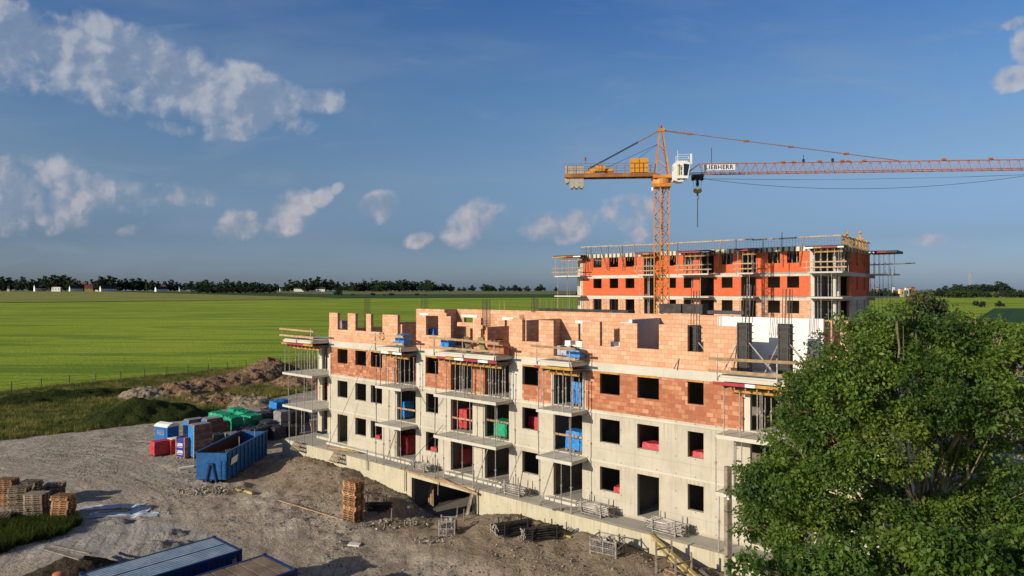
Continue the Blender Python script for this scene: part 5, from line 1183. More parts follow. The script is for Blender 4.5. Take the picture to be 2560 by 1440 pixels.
for i in range(3): plank(N.w(A(1075+i*5, -.5), -.6, -.5), N.w(A(1072+i*5, .3), .3, 1.0), .12, .04, 'wood', 'board leaning inside the garage opening', 'boards leaning inside the garage')
for i in range(9): plank(N.w(A(812, -1.2)+i*.35, -1.3+.1*(i % 3), 2.13+.03*i), N.w(A(812, -1.2)+i*.35+2.0, -1.2-.15*(i % 2), 2.13+.03*i), .14, .035, 'wood' if i % 2 else 'straw', 'loose plank on the left half of the terrace', 'loose planks on the terrace')
plank(N.w(A(1388, -1.6), -1.9, 2.12), N.w(A(1440, -.9), -.7, 2.16), .2, .08, 'wood_old', 'weathered board jutting over the terrace edge')
plank(gp(1396, 1338)+Vector((0, 0, .1)), gp(1428, 1346)+Vector((0, 0, .1)), .12, .08, 'straw', 'short yellow plank beside the dark racks')
plank(gp(590, 1226)+Vector((0, 0, .15)), gp(604, 1230)+Vector((0, 0, .15)), .28, .2, 'straw', 'short yellow log on the dirt right of the skip')
plank(gp(606, 1229)+Vector((0, 0, .12)), gp(633, 1236)+Vector((0, 0, .12)), .2, .16, 'straw', 'longer yellow log on the dirt right of the skip')
plank(gp(695, 1250)+Vector((0, 0, .03)), gp(860, 1300)+Vector((0, 0, .03)), .12, .05, 'wood', 'long orange board lying on the dirt by the tall pallet stack')
plank(gp(448, 1174)+Vector((0, 0, .1)), gp(486, 1168)+Vector((0, 0, .1)), .3, .15, 'white_block', 'pale concrete bit on the dirt left of the skip')
plank(gp(872, 1362)+Vector((0, 0, .08)), gp(900, 1364)+Vector((0, 0, .08)), .4, .1, 'white_block', 'pale flat slab lying alone in the open dirt')
plank(gp(345, 1056)+Vector((0, 0, .2)), gp(375, 1053)+Vector((0, 0, .2)), .8, .2, 'wood_old', 'pale board at the foot of the dark bank')
for i, (px, py) in enumerate(((978, 1300), (1025, 1285), (1142, 1290), (1158, 1302), (1030, 1275), (1172, 1285), (915, 1290))): plank(gp(px, py)-Vector((0, 0, .1)), gp(px, py)+Vector((.05, .0, .8)), .06, .06, 'wood_old', 'wooden stake in the dirt before the garage opening', 'stakes before the garage')
tag(rubble('rubble', '', gp(960, 1318), 3.2, 1.6, .3, [M['ballast'], M['clodm'], M['pal_old'], M['steel']], 220, .11, 16), 'grey rubble and plastic right of the tall pallet stack', kind='stuff')
tag(rubble('rubble', '', gp(1110, 1352), 2.0, .9, .2, [M['ballast'], M['clodm']], 160, .07, 17), 'pale rubble below the small wire crate', kind='stuff')
tag(rubble('rubble', '', gp(1260, 1282), 1.6, .8, .25, [M['ballast'], M['soil'], M['white_block']], 60, .1, 18), 'rubble with a blue scrap by the terrace wall', kind='stuff')
heap('soil_heap', 'clay spoil along the foot of the right terrace wall', gp(1330, 1300), 3.0, 1.2, .5, M['soil'], NR, 27, 40, .35)
heap('soil_heap', 'clay spoil between the right terrace wall and wire crate', gp(1440, 1330), 3.2, 1.3, .5, M['soil'], NR, 28, 40, .35)
# loads inside rooms seen through the openings
def inner(px, q, lv, w, d, h, m, lab, dz=.02, seed=0): load(0, 0, w, d, h, m, lab, None, base=N.w(N.a(px, q), q, FL[lv]+dz), seed=seed, amp=.03)
inner(1012, 1.0, 1, 1.1, 1.0, 1.4, 'tarp_blue', 'blue wrapped pallet in the first-floor room of the left balcony', seed=71)
inner(1012, 1.4, 0, 1.9, 1.1, 1.5, 'tarp_red', 'large red wrapped pallet in the ground-floor room of the left balcony', seed=72)
inner(1163, 1.2, 1, 1.3, 1.0, 1.5, 'tarp_red', 'red wrapped pallet behind the widest first-floor balcony', seed=73)
inner(1262, .9, 1, 1.2, 1.0, 1.2, 'tarp_green', 'green wrapped pallet on the widest first-floor balcony', seed=74)
inner(1445, .9, 1, 1.3, 1.0, 1.3, 'tarp_blue', 'blue wrapped pallet behind the small first-floor balcony', seed=75)
inner(1450, .9, 2, .8, .9, 1.5, 'tarp_blue', 'blue wrapped pallet behind the small second-floor balcony', seed=76)
inner(1150, 1.6, 0, 1.5, 1.0, 1.3, 'tarp_red', 'red wrapped pallet in the ground-floor room under the widest balcony', seed=77)
inner(1345, 1.5, 1, 1.0, 1.0, 1.7, 'tarp_red', 'dark red wrapped pallet behind the first-floor window in the middle', seed=78)
inner(1636, .85, 1, 1.2, .9, 1.35, 'tarp_red', 'red wrapped pallet just inside the wide first-floor window', seed=79)
inner(1754, .85, 1, 1.2, .9, 1.3, 'tarp_red', 'red wrapped pallet just inside the right first-floor window', seed=80)
inner(952, .8, 0, .8, .8, 1.25, 'tarp_red', 'red wrap inside the third ground-floor window', seed=81)
inner(1092, .8, 0, .8, .8, 1.25, 'tarp_red', 'red wrap inside the fourth ground-floor window', seed=82)
inner(1548, .8, 0, .5, .5, 1.25, 'tarp_red', 'small red bag inside the ground-floor window near the middle rack', seed=83)
inner(812, 2.6, 1, 1.2, .9, 1.5, 'tarp_red', 'red wrapped pallet in the doorway behind the corner balcony', seed=84)
# things on the top deck
def top(px, q, w, d, h, m, lab, seed=0, dz=0.0): load(0, 0, w, d, h, m, lab, None, base=N.w(N.a(px, q), q, 11.17+dz), seed=seed, amp=.05)
top(1010, -.6, 1.0, .9, .9, 'tarp_blue', 'blue tarp bundle on the left balcony top', 91, .17); top(1080, 1.0, 1.4, .9, 1.45, 'tarp_blue', 'blue wrapped pallet behind the first top-storey window', 92)
top(1120, -.7, .8, .7, .8, 'tarp_blue', 'small blue bundle among poles on the widest balcony top', 93, .17); top(1440, -.5, 1.0, .7, .6, 'tarp_blue', 'crumpled blue tarp on the small balcony top', 94, .17)
top(1025, 1.6, 1.0, .9, 1.5, 'tarp_blue', 'blue wrapped pallet in the shade left of the tall wall', 95); top(857, 2.2, 1.0, .9, 1.7, 'tarp_grey', 'clear-wrapped pallet behind the leftmost top-storey gap', 96)
def blockpile(px, q, nx, nz, lab, m='brick_top', dz=.18, w=.38):
    mb = MB()
    for i in range(nx):
        for k in range(nz-(i % 2)): mb.box(i*w+.01, i*w+w-.01, 0, .5, .1+k*.26, .1+k*.26+.25)
    mb.box(-.02, nx*w, 0, .5, 0, .09); tag(mb.build('block_stack', M[m], None, N.w(N.a(px, q), q, 11.15+dz), N.rz), lab, 'block stack')
blockpile(1140, 1.3, 4, 5, 'stack of clay blocks on a bench behind the widest balcony top', dz=.6); blockpile(1172, -.9, 3, 2, 'low stack of clay blocks on the widest balcony top'); blockpile(1218, -.9, 4, 3, 'stack of boards and blocks at the right of the widest balcony top', 'brick_mid')
blockpile(1385, .3, 5, 3, 'grey low block row in the doorway of the small balcony top', 'shade_and_grey', 0, .5); blockpile(1412, .35, 3, 1, 'white blocks lying on the grey block row', 'white_block', .88, .45); blockpile(1526, 1.2, 3, 1, 'white blocks inside the right top-storey gap', 'white_block', .9, .3)
for px, q, h, lab in ((1190, 1.4, .95, 'dark steel bench with blocks in the middle of the top storey'), (1225, 1.5, .95, 'dark steel bench behind the rebar cage')):
    mb = MB(); mb.box(-.9, .9, -.4, .4, h-.06, h)
    for x in (-.85, .85):
        for y in (-.35, .35): mb.bar((x, y, 0), (x, y, h-.06), .05)
    tag(mb.build('work_bench', M['steel_dark'], None, N.w(N.a(px, q), q, 11.15), N.rz), lab, 'bench')
for i in range(6): plank(N.w(A(722, -1)+i*.25, -1.2+.25*i, 11.36+.03*i), N.w(A(722, -1)+2.6+i*.2, -1.0+.2*i, 11.38+.03*i), .18, .04, 'wood' if i % 2 else 'straw', 'loose board on the left corner balcony top', 'loose boards on the corner balcony top')
for k, (a0, s) in enumerate(((1172, 1), (1207, 2))): plank(N.w(A(a0, -1.5), -1.5, 11.35), N.w(A(a0-6, -.9), -.9, 12.35), .34, .05, 'straw' if k else 'wood', 'board propped upright on the widest balcony top, %s one' % ('pinkish', 'yellow')[k])
mb = MB()
for i in range(24): mb.tube((.3*math.cos(i*.262*1), -.0, .3*math.sin(i*.262)+.3), (.3*math.cos((i+1)*.262), 0, .3*math.sin((i+1)*.262)+.3), .04, 5)
tag(mb.build('hose_coil', M['straw'], None, N.w(A(948, -.3), -.1, 11.6), N.rz), 'yellow hose coil hanging at the left balcony top', 'hose')
# rebar cages
def rebar(px, q, z0, z1, w, lab, rings=True, n=3, fr=N, lean=.0):
    t = MB()
    for x in np.linspace(-w/2, w/2, n):
        for y in (-w/2, w/2): t.bar((x, y, 0), (x+random.uniform(-.03, .03)+lean, y, z1-z0), .028)
    if rings:
        k = 0.0
        while k < (z1-z0)*.62: t.bar((-w/2, -w/2, k), (w/2, -w/2, k), .018); t.bar((w/2, -w/2, k), (w/2, w/2, k), .018); t.bar((-w/2, w/2, k), (w/2, w/2, k), .018); t.bar((-w/2, -w/2, k), (-w/2, w/2, k), .018); k += .16
    tag(t.build('rebar_cage', M['rebar'], None, fr.w(fr.a(px, q), q, z0), fr.rz), lab, 'rebar cage', 'rebar cages of the top storey')
rebar(918, 3.0, 11.15, 14.9, .35, 'tall rebar cage rising behind the narrow brick piers'); rebar(1062, 1.2, 14.0, 15.0, .35, 'short rebar bundle at the left end of the tall block wall', False)
rebar(1216, 1.0, 11.15, 14.95, .4, 'tall rebar cage in the gap right of the widest balcony door', n=4); rebar(1336, 4.3, 14.0, 15.1, .3, 'short rebar bundle above the long block wall', False)
rebar(1738, .9, 13.6, 15.6, .35, 'rebar sticking out of the leftmost black column form', False); rebar(1868, .5, 13.9, 15.9, .4, 'rebar fan above the middle black column form', False, lean=.12); rebar(1967, .5, 13.9, 15.7, .35, 'rebar above the right black column form', False, lean=.06)
for i in range(16):
    px = 1342+i*14; mb = MB(); mb.bar((0, 0, 0), (0, 0, .75), .02); mb.bar((.18, 0, 0), (.18, 0, .72), .02); mb.bar((0, 0, .75), (.09, 0, .78), .02)
    tag(mb.build('starter_bar', M['rebar'], None, N.w(N.a(px, 9), 9, 14.15), N.rz), 'thin starter bars standing on the rear slab edge', 'starter bar', 'starter bars on the rear slab edge')
mb = MB(); mb.box(-6.5, 2.0, 8.6, 9.6, 13.7, 14.14); tag(mb.build('rear_slab_form', M['form_black'], None, N.w(N.a(1520, 9), 0, 0), N.rz), 'long dark formwork box behind the long block wall', 'formwork')
mb = MB(); mb.box(0, 1.6, 0, .9, 0, .62); mb.box(1.7, 3.1, 0, .9, 0, .62); tag(mb.build('ballast_form', M['form_black'], None, N.w(N.a(1648, 6), 6, 14.1), N.rz), 'dark square formwork box at the foot of the crane mast', 'formwork')
mb = MB(); mb.box(-.0, 2.4, 0, .7, 0, .22); tag(mb.build('shutter_sheet', M['steel_dark'], None, N.w(N.a(1768, 6), 6, 14.12), N.rz), 'flat dark panel lying on the wall top right of the crane foot', 'formwork')
for px in (1418, 1430):
    plank(N.w(N.a(px-168, 6), 6, 13.9), N.w(N.a(px-170, 6), 6, 14.75), .12, .04, 'wood', 'orange board standing behind the long block wall', 'boards behind the long block wall')
# black column forms
def colform(px, q, h, w, lab, z0=11.15):
    t = thing('column_form', lab, 'column form', N.w(N.a(px, q), q, z0), N.rz, 'black column forms on the top deck')
    mb = MB(); mb.box(-w/2, w/2, -.25, .2, .05, h); mb.build('shutter_panel', M['form_black'], t)
    mb = MB()
    for i in range(8): z = .1+i*(h-.1)/7.5; mb.box(-w/2-.03, w/2+.03, -.29, -.251, z, z+.05); mb.box(w/2+.001, w/2+.05, -.28, .28, z, z+.05)
    for x in (-w/2, w/2-.12): mb.box(x, x+.06, -.31, -.291, .0, h+.03)
    mb.build('stiffener', M['steel_dark'], t)
    mb = MB()
    for (x, y) in ((w/2+1.5, -.3), (-w/2-.5, -1.0), (w/2+.9, .8)): mb.tube((w/2 if x > 0 else -w/2, -.2, h*.62), (x, y, .05), .035, 6)
    mb.build('brace', M['steel'], t)
colform(1737, .7, 2.5, .6, 'black column form standing inside the right top-storey gap'); colform(1862, .2, 2.75, .62, 'black column form at the right end of the block wall'); colform(1964, .3, 2.75, .6, 'black column form against the white wall near the tree')
# cables on the facade
for (x0, y0, x1, y1) in ((931, 862, 826, 1120), (1108, 1062, 1020, 1190)):
    a0, a1 = A(x0, -.2), A(x1, -1.2); mb = MB(); p0 = N.w(a0, -.2, N.z(x0, y0, -.2)); p1 = N.w(a1, -1.5, 2.1); mb.tube((0, 0, 0), p1-p0, .018, 4)
    tag(mb.build('cable', M['steel_dark'], None, p0), 'thin %s cable running down to the terrace' % ('long' if x0 < 1000 else 'short'), 'cable')
mb = MB(); mb.path([(i*.32, -.03-.0*i, 1.0*4*(i/8)*(1-i/8)*-1) for i in range(9)], .014, 4); tag(mb.build('cable', M['steel_dark'], None, N.w(A(1053), -.04, 7.6), N.rz), 'dark cable loop hanging on the concrete wall in the middle', 'cable')
# rails of old board across the loggia openings
for (px0, px1, lv, h, m) in ((992, 1040, 1, 1.0, 'wood'), (1132, 1182, 1, 1.0, 'wood'), (1218, 1273, 1, 1.25, 'wood'), (1388, 1456, 1, 1.1, 'wood'), (1185, 1212, 2, .12, 'straw')):
    plank(N.w(A(px0), -.03, FL[lv]+h), N.w(A(px1), -.03, FL[lv]+h), .03, .13, m, 'plank nailed across the opening behind '+{992: 'the second first-floor balcony', 1132: 'the widest balcony, left door', 1218: 'the widest balcony, right door', 1388: 'the small middle balcony', 1185: 'the widest second-floor balcony'}[px0])
# ---------------------------------------------------------------- foliage
def leaf_mat(name, c1, c2, trans=.42, gloss=.4):
    m = bpy.data.materials.new(name); m.use_nodes = True; T = NT(m.node_tree); b = T.n['Principled BSDF']
    g = T.add('ShaderNodeNewGeometry'); c = T.mix(g.outputs['Random Per Island'], c1, c2)
    c = T.mix(T.sstep(T.noise(g.outputs['Position'], .5, 3, .6), .4, .62), c, (c1[0]*.55, c1[1]*.62, c1[2]*.8)); c = T.mix(T.math('MULTIPLY', T.sstep(T.noise(g.outputs['Position'], .33, 2, .5), .55, .7), .4), c, (c2[0]*1.3, c2[1]*1.02, c2[2]))
    T.l.new(c, b.inputs[0]); b.inputs['Roughness'].default_value = .55; b.inputs['Specular IOR Level'].default_value = gloss
    tr = T.add('ShaderNodeBsdfTranslucent'); T.l.new(T.mix(.5, c, (.22, .34, .02)), tr.inputs[0])
    mx = T.add('ShaderNodeMixShader', ins={0: trans}); T.l.new(b.outputs[0], mx.inputs[1]); T.l.new(tr.outputs[0], mx.inputs[2]); T.l.new(mx.outputs[0], T.n['Material Output'].inputs[0]); return m
M['leaf'] = leaf_mat('walnut_leaf', (.085, .155, .02), (.18, .26, .04)); M['leaf2'] = leaf_mat('maple_leaf', (.06, .125, .017), (.12, .20, .026)); M['leaf3'] = leaf_mat('dusty_leaf', (.07, .10, .03), (.11, .135, .045), .25)
M['bark'] = mat('tan_bark', (.24, .19, .11), .9, col2=(.13, .11, .06), vscale=3, bump=.4, bscale=12); M['leaf_hazed'] = leaf_mat('hazed_far_leaf', (.028, .048, .028), (.038, .060, .034), .1, .1); M['leaf_hazed2'] = leaf_mat('far_leaf_pale', (.038, .06, .024), (.05, .072, .028), .1, .1)  # far leaf colour lifted toward blue in place of haze
def leaves(C, r, n, size, rg, droop=.5, flat=.75):
    """n leaves round each clump centre; a leaf is one pointed quad folded a little"""
    k = len(C); c = np.repeat(C, n, 0); d = rg.normal(size=(k*n, 3)); d /= np.linalg.norm(d, axis=1)[:, None]; rad = np.repeat(r, n)*(rg.random(k*n)**.45)
    p = c+d*rad[:, None]*np.array([1, 1, flat])
    t = d+rg.normal(size=p.shape)*.7; t[:, 2] -= droop; t /= np.linalg.norm(t, axis=1)[:, None]
    w = np.cross(t, rg.normal(size=p.shape)*.6+np.array([0, 0, .2])); nn = np.linalg.norm(w, axis=1); w /= np.maximum(nn, 1e-3)[:, None]
    s = size*(.6+.8*rg.random(k*n))[:, None]
    V = np.stack([p-t*s*.5, p+w*s*.28+t*s*.02, p+t*s*.5, p-w*s*.28+t*s*.02], 1).reshape(-1, 3)
    return V, np.arange(len(V)).reshape(-1, 4)
def crown_clumps(blobs, per, rg, shell=.7):
    out, rr = [], []
    for (x, y, z, r) in blobs:
        m = int(per*r*r); d = rg.normal(size=(m, 3)); d /= np.linalg.norm(d, axis=1)[:, None]; q = shell+(1-shell)*rg.random(m)
        out.append(np.array([x, y, z])+d*(r*q)[:, None]*np.array([1, 1, .85])); rr.append(np.full(m, 1.0)*(.28+.22*rg.random(m)))
    return np.concatenate(out), np.concatenate(rr)
def limbs(base, joints, r0, r1, rg, n=7):
    """a wandering tapered limb from base through joints"""
    pts = [Vector(base)]
    for j in joints:
        j = Vector(j); a = pts[-1]
        for k in range(1, 4): pts.append(a.lerp(j, k/3)+Vector(tuple(rg.normal(size=3)*.06*(j-a).length*(k < 3))))
    return pts
def big_tree(name, label, base, fork, blobs, leafm, size, per, n, seed, trunk_r=.28, twigs=260, cr=1.0):
    rg = np.random.default_rng(seed); t = thing(name, label, 'tree', base, 0)
    B = Vector(base); C, rr = crown_clumps(blobs, per, rg); V, Fc = leaves(C, rr*cr, n, size, rg); me = npmesh('crown', V-np.array(B), Fc, M[leafm]); link(me, 'crown', t)
    mb = MB(); mb.sm = True; f0 = Vector(fork)-B; mb.path([(0, 0, -.3), tuple(f0*.5+Vector((.08, 0, 0))), tuple(f0)], trunk_r, 10, 0, trunk_r*.75); mb.build('trunk', M['bark'], t)
    mb = MB()
    order = sorted(range(len(blobs)), key=lambda i: -blobs[i][3])
    for i in order:
        x, y, z, r = blobs[i]; c = Vector((x, y, z))-B; mid = f0.lerp(c, .5)+Vector((0, 0, .3)); pts = limbs(f0, [mid, c], 0, 0, rg); mb.path(pts, trunk_r*(.55 if order.index(i) < 5 else .24), 7, 0, .03)
        near = [C[j] for j in np.nonzero(np.linalg.norm(C-np.array([x, y, z]), axis=1) < r*1.02)[0]]
        rg.shuffle(near)
        for q in near[:max(4, twigs//len(blobs))]:
            s = pts[rg.integers(2, len(pts))]; e = Vector(tuple(q))-B; mb.path([s, s.lerp(e, .5)+Vector(tuple(rg.normal(size=3)*.12)), e], .028, 4, 0, .009)
    mb.build('branches', M['bark'], t); return t
def bl(lst, Y0, sp=1.6, seed=0):
    r = random.Random(seed); out = []
    for (px, py, rp, *dy) in lst:
        Y = Y0+(dy[0] if dy else r.uniform(-sp, sp)); out.append(((px-1280)/F*Y, Y, CAMZ-(py-HY)*Y/F, rp*Y/F))
    return out
W1 = [(2130, 905, 85), (2215, 850, 70), (2310, 870, 85), (2400, 860, 70), (2475, 880, 70), (2545, 930, 90), (2075, 985, 85), (2180, 985, 110, -.8), (2300, 985, 110, -1.2), (2430, 990, 110, -1), (2210, 1300, 70, -1), (2380, 1300, 80, -.6), (2120, 1300, 70, .2), (2470, 1290, 80, 0), (2560, 1310, 80, 0), (2545, 1060, 110, 0), (2080, 1090, 100, -.5), (2220, 1110, 100, -1.5), (2370, 1110, 80, .6), (2000, 1150, 90),
      (1940, 1215, 80), (1885, 1215, 40), (2060, 1215, 90, -.6), (2170, 1225, 70, .8), (2440, 1200, 80, .6), (2540, 1220, 90, .5), (1925, 1310, 75), (2030, 1330, 90), (1880, 1280, 35), (1990, 1040, 50), (2010, 940, 40), (1955, 985, 22), (1938, 1105, 22), (1850, 1182, 18), (1838, 1238, 15), (2110, 806, 26), (2170, 790, 26), (2240, 786, 24), (2335, 800, 26), (2440, 800, 26), (2500, 815, 24), (2550, 845, 30), (2385, 796, 18), (1965, 1065, 20), (1845, 1330, 16)]
def gz(px, Y): return ground_z((px-1280)/F*Y, Y)
Y0 = 22.5; base = ((2290-1280)/F*(Y0+.8), Y0+.8, gz(2290, Y0)); fork = ((2300-1280)/F*(Y0+.8), Y0+.8, CAMZ-(1330-HY)*(Y0+.8)/F)
big_tree('broadleaf_tree', 'large leafy tree with tan forked branches filling the right foreground', base, fork, bl(W1, Y0, 1.3, 3), 'leaf', .125, 40, 84, 5, .2, 420)
W2 = [(2040, 1440, 85), (2130, 1410, 60), (2240, 1405, 75), (2340, 1375, 75), (2440, 1410, 70), (2540, 1390, 75), (1950, 1430, 60), (2180, 1480, 100), (2380, 1480, 120), (2540, 1480, 110), (2040, 1500, 100), (1860, 1400, 28)]
Y1 = 19.0; base = ((2330-1280)/F*Y1, Y1, gz(2330, Y1)); fork = (base[0], Y1, 5.0)
big_tree('maple_tree', 'fresh green maple along the bottom edge below the big tree', base, fork, bl(W2, Y1, 1.0, 4), 'leaf2', .17, 46, 52, 6, .16, 120)
W3 = [(2300, 768, 36), (2335, 756, 26), (2282, 795, 28), (2320, 808, 40), (2260, 840, 36), (2380, 840, 36), (2420, 862, 30), (2200, 860, 30), (2308, 735, 15), (2285, 745, 14), (2345, 790, 28), (2230, 845, 22)]
Y2 = 38.0; base = ((2310-1280)/F*Y2, Y2, gz(2310, Y2)); fork = (base[0], Y2, 9.0)
big_tree('poplar_tree', 'dull green narrow tree rising behind the big tree', base, fork, bl(W3, Y2, 1.0, 5), 'leaf3', .17, 80, 34, 8, .12, 120, .7)
W4 = [(2050, 850, 26), (2030, 880, 30), (2005, 910, 30), (2085, 840, 22), (1985, 960, 28), (1975, 1010, 30), (1950, 1060, 26), (2140, 830, 34), (2180, 815, 26)]
Y3 = 26.5; base = ((2060-1280)/F*Y3, Y3, gz(2060, Y3)); fork = (base[0], Y3, 8.0)
big_tree('young_tree', 'sparse thin-branched tree between the big tree and the white wall', base, fork, bl(W4, Y3, .6, 6), 'leaf3', .13, 40, 20, 9, .09, 160, .9)
for k_, (hx, hy2, hr) in enumerate(((-54, 31, 3.2), (-50, 26, 3.0), (-58, 37, 3.4))):
    rr2 = random.Random(k_); bb = [(hx+rr2.uniform(-1.8, 1.8), hy2+rr2.uniform(-1.8, 1.8), 4.5+rr2.uniform(-1.2, 2.2), hr*.5) for _ in range(7)]
    big_tree('roadside_tree', 'leafy tree outside the left picture edge shading the grass patch, %s' % ('middle one', 'nearest one', 'farthest one')[k_], (hx, hy2, .3), (hx, hy2, 2.5), bb, 'leaf', .4, 14, 30, 80+k_, .16, 30)
# grass and weeds, lower left and below the pole
def tufts(name, label, pts, h, m, seed):
    rg = np.random.default_rng(seed); n = len(pts); p = np.repeat(pts, 7, 0)+np.concatenate([rg.normal(size=(n*7, 2))*.10, np.zeros((n*7, 1))], 1)
    d = rg.normal(size=(n*7, 2))*.28; hh = h*(.5+rg.random(n*7)); w = rg.normal(size=(n*7, 2)); w /= np.linalg.norm(w, axis=1)[:, None]; w *= .018*(h/.3)
    z = np.zeros((n*7, 1)); W_ = np.concatenate([w, z], 1); T_ = np.concatenate([d*hh[:, None], hh[:, None]], 1)
    V = np.stack([p-W_, p+W_, p+T_*.7+W_*.5, p+T_], 1).reshape(-1, 3); me = npmesh(name, V, np.arange(len(V)).reshape(-1, 4), m); o = link(me, name); tag(o, label, kind='stuff'); return o
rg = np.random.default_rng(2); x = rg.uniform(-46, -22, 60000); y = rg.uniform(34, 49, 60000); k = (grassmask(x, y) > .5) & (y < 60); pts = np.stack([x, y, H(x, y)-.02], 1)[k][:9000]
tufts('grass', 'dark grass patch in the lower left corner', pts, .5, leaf_mat('shade_toned_grass', (.03, .05, .01), (.055, .075, .018), .2, .1), 3)  # blade colour darkened to stand in for shade on the patch
x = rg.uniform(-110, -20, 200000); y = rg.uniform(60, 150, 200000); gm = grassmask(x, y); lim = fence_p.y+(x-fence_p.x)/.731
k = (gm > .5) & (y < lim+3); pts = np.stack([x, y, H(x, y)-.02], 1)[k][:42000]
tufts('weeds', 'rough weeds and grass between the dirt road and the field fence', pts, .42, leaf_mat('weed', (.12, .13, .03), (.36, .29, .11), .25, .1), 4)
# clods and stones strewn over the yard
def clods(n, seed):
    rg = np.random.default_rng(seed); x = rg.uniform(-45, 26, n*3); y = rg.uniform(26, 82, n*3); a, q = n_aq(x, y)
    dens = fbm(x, y, .28, 4, 12); k = (grassmask(x, y) < .3) & (q < -2.2) & (dens+.12*sst(q, -16, -5) > .5+rg.random(n*3)*.18); x, y = x[k][:n], y[k][:n]; m = len(x)
    s = .025+.085*rg.random(m)**3; base = np.array([(1, 0, 0), (-.5, .9, 0), (-.6, -.8, 0), (.1, .1, .9), (.15, 0, -.5)]); F_ = np.array([(0, 1, 3), (1, 2, 3), (2, 0, 3)])
    an = rg.random(m)*6.28; c, s_ = np.cos(an), np.sin(an); B = np.repeat(base[None, :4], m, 0)*(.6+.8*rg.random((m, 4, 1)))
    V = np.stack([B[:, :, 0]*c[:, None]-B[:, :, 1]*s_[:, None], B[:, :, 0]*s_[:, None]+B[:, :, 1]*c[:, None], B[:, :, 2]], 2)*s[:, None, None]+np.stack([x, y, H(x, y)-.01], 1)[:, None, :]
    FF = (F_[None]+np.arange(m)[:, None, None]*4).reshape(-1, 3); mm = bpy.data.materials.new('clod_earth'); mm.use_nodes = True; T = NT(mm.node_tree); g = T.add('ShaderNodeNewGeometry')
    T.l.new(T.ramp(g.outputs['Random Per Island'], [(0, (.14, .11, .085)), (.7, (.30, .26, .21)), (1, (.46, .43, .38))]), T.n['Principled BSDF'].inputs[0]); T.n['Principled BSDF'].inputs['Roughness'].default_value = .95
    tag(link(npmesh('clods', V.reshape(-1, 3), FF, mm), 'clods'), 'loose clods and stones strewn over the dirt yard', kind='stuff')
clods(42000, 5)
# field fence
t = thing('field_fence', 'thin dark wire fence between weeds and the green field', 'fence', (0, 0, 0))
fd = fence_d.normalized(); pp = []
for i in range(-6, 32):
    q = fence_p+fd*(i*3.9); pp.append(Vector((q.x, q.y, ground_z(q.x, q.y))))
    mb = MB(); mb.box(-.045, .045, -.045, .045, 0, 1.65); mb.build('fence_post', M['steel_dark'], t, pp[-1])
mb = MB()
for a_, b_ in zip(pp, pp[1:]):
    for h in (.2, .7, 1.15, 1.55): mb.tube(a_+Vector((0, 0, h)), b_+Vector((0, 0, h)), .014, 3, cap=False)
mb.build('fence_wire', M['steel_dark'], t)
# ---------------------------------------------------------------- distant trees
def far_tree_proto(kind, seed, lm):
    rg = np.random.default_rng(seed)
    if kind == 'poplar': blobs = [(0, 0, 1.2+i*.75, .42-.035*i) for i in range(9)]
    elif kind == 'bush': blobs = [(rg.uniform(-.9, .9), rg.uniform(-.5, .5), .5+rg.uniform(0, .35), .5) for _ in range(6)]
    else: blobs = [(0, 0, 1.5, 1.05), (0, 0, .8, .8)]+[(1.05*math.cos(a), 1.05*math.sin(a), 1.0+rg.uniform(-.35, .5), .72) for a in np.arange(0, 6, 1.0)]+[(.2, 0, 2.4, .62), (-.4, .2, 2.2, .5)]
    C, rr = crown_clumps(blobs, 26 if kind != 'bush' else 40, rg, .6); V, Fc = leaves(C, rr*.75, 9, .40, rg, .2)
    t = link(None, {'bush': 'field_bush', 'poplar': 'poplar_tree'}.get(kind, 'broadleaf_tree')); link(npmesh('crown', V, Fc, M[lm]), 'crown', t)
    mb = MB(); mb.sm = True; mb.tube((0, 0, -.2), (0, 0, 1.6 if kind != 'poplar' else 4), .1, 6, 0, .05); mb.build('trunk', M['bark'], t); return t
PR = {'round': [far_tree_proto('round', s, lm) for s, lm in ((1, 'leaf_hazed'), (2, 'leaf_hazed'), (3, 'leaf_hazed2'))], 'poplar': [far_tree_proto('poplar', 4, 'leaf_hazed')], 'bush': [far_tree_proto('bush', 5, 'leaf_hazed')]}
used = set(); rt = random.Random(5)
def far_tree(px, pyb, hpx, Y, kind, label, group, wide=1.0, v=None):
    """px, foot row and height in photo pixels at distance Y"""
    pr = PR[kind][rt.randrange(len(PR[kind])) if v is None else v]; X = (px-1280)/F*Y; z = max(float(H(X, Y, False)), CAMZ-(pyb-HY)*Y/F-.5*0) if False else float(H(X, Y, False)); hm = hpx*Y/F+max(0, (CAMZ-(pyb-HY)*Y/F)-z); k = hm/(3.05 if kind == 'round' else 7.6 if kind == 'poplar' else 1.35)
    if pr.name not in used: o = pr; used.add(pr.name)
    else: o = dup(pr)
    o.location = (X, Y, z); o.rotation_euler = (0, 0, rt.uniform(0, 6)); o.scale = (k*wide, k*wide, k); tag(o, label, 'bush' if kind == 'bush' else 'tree', group)
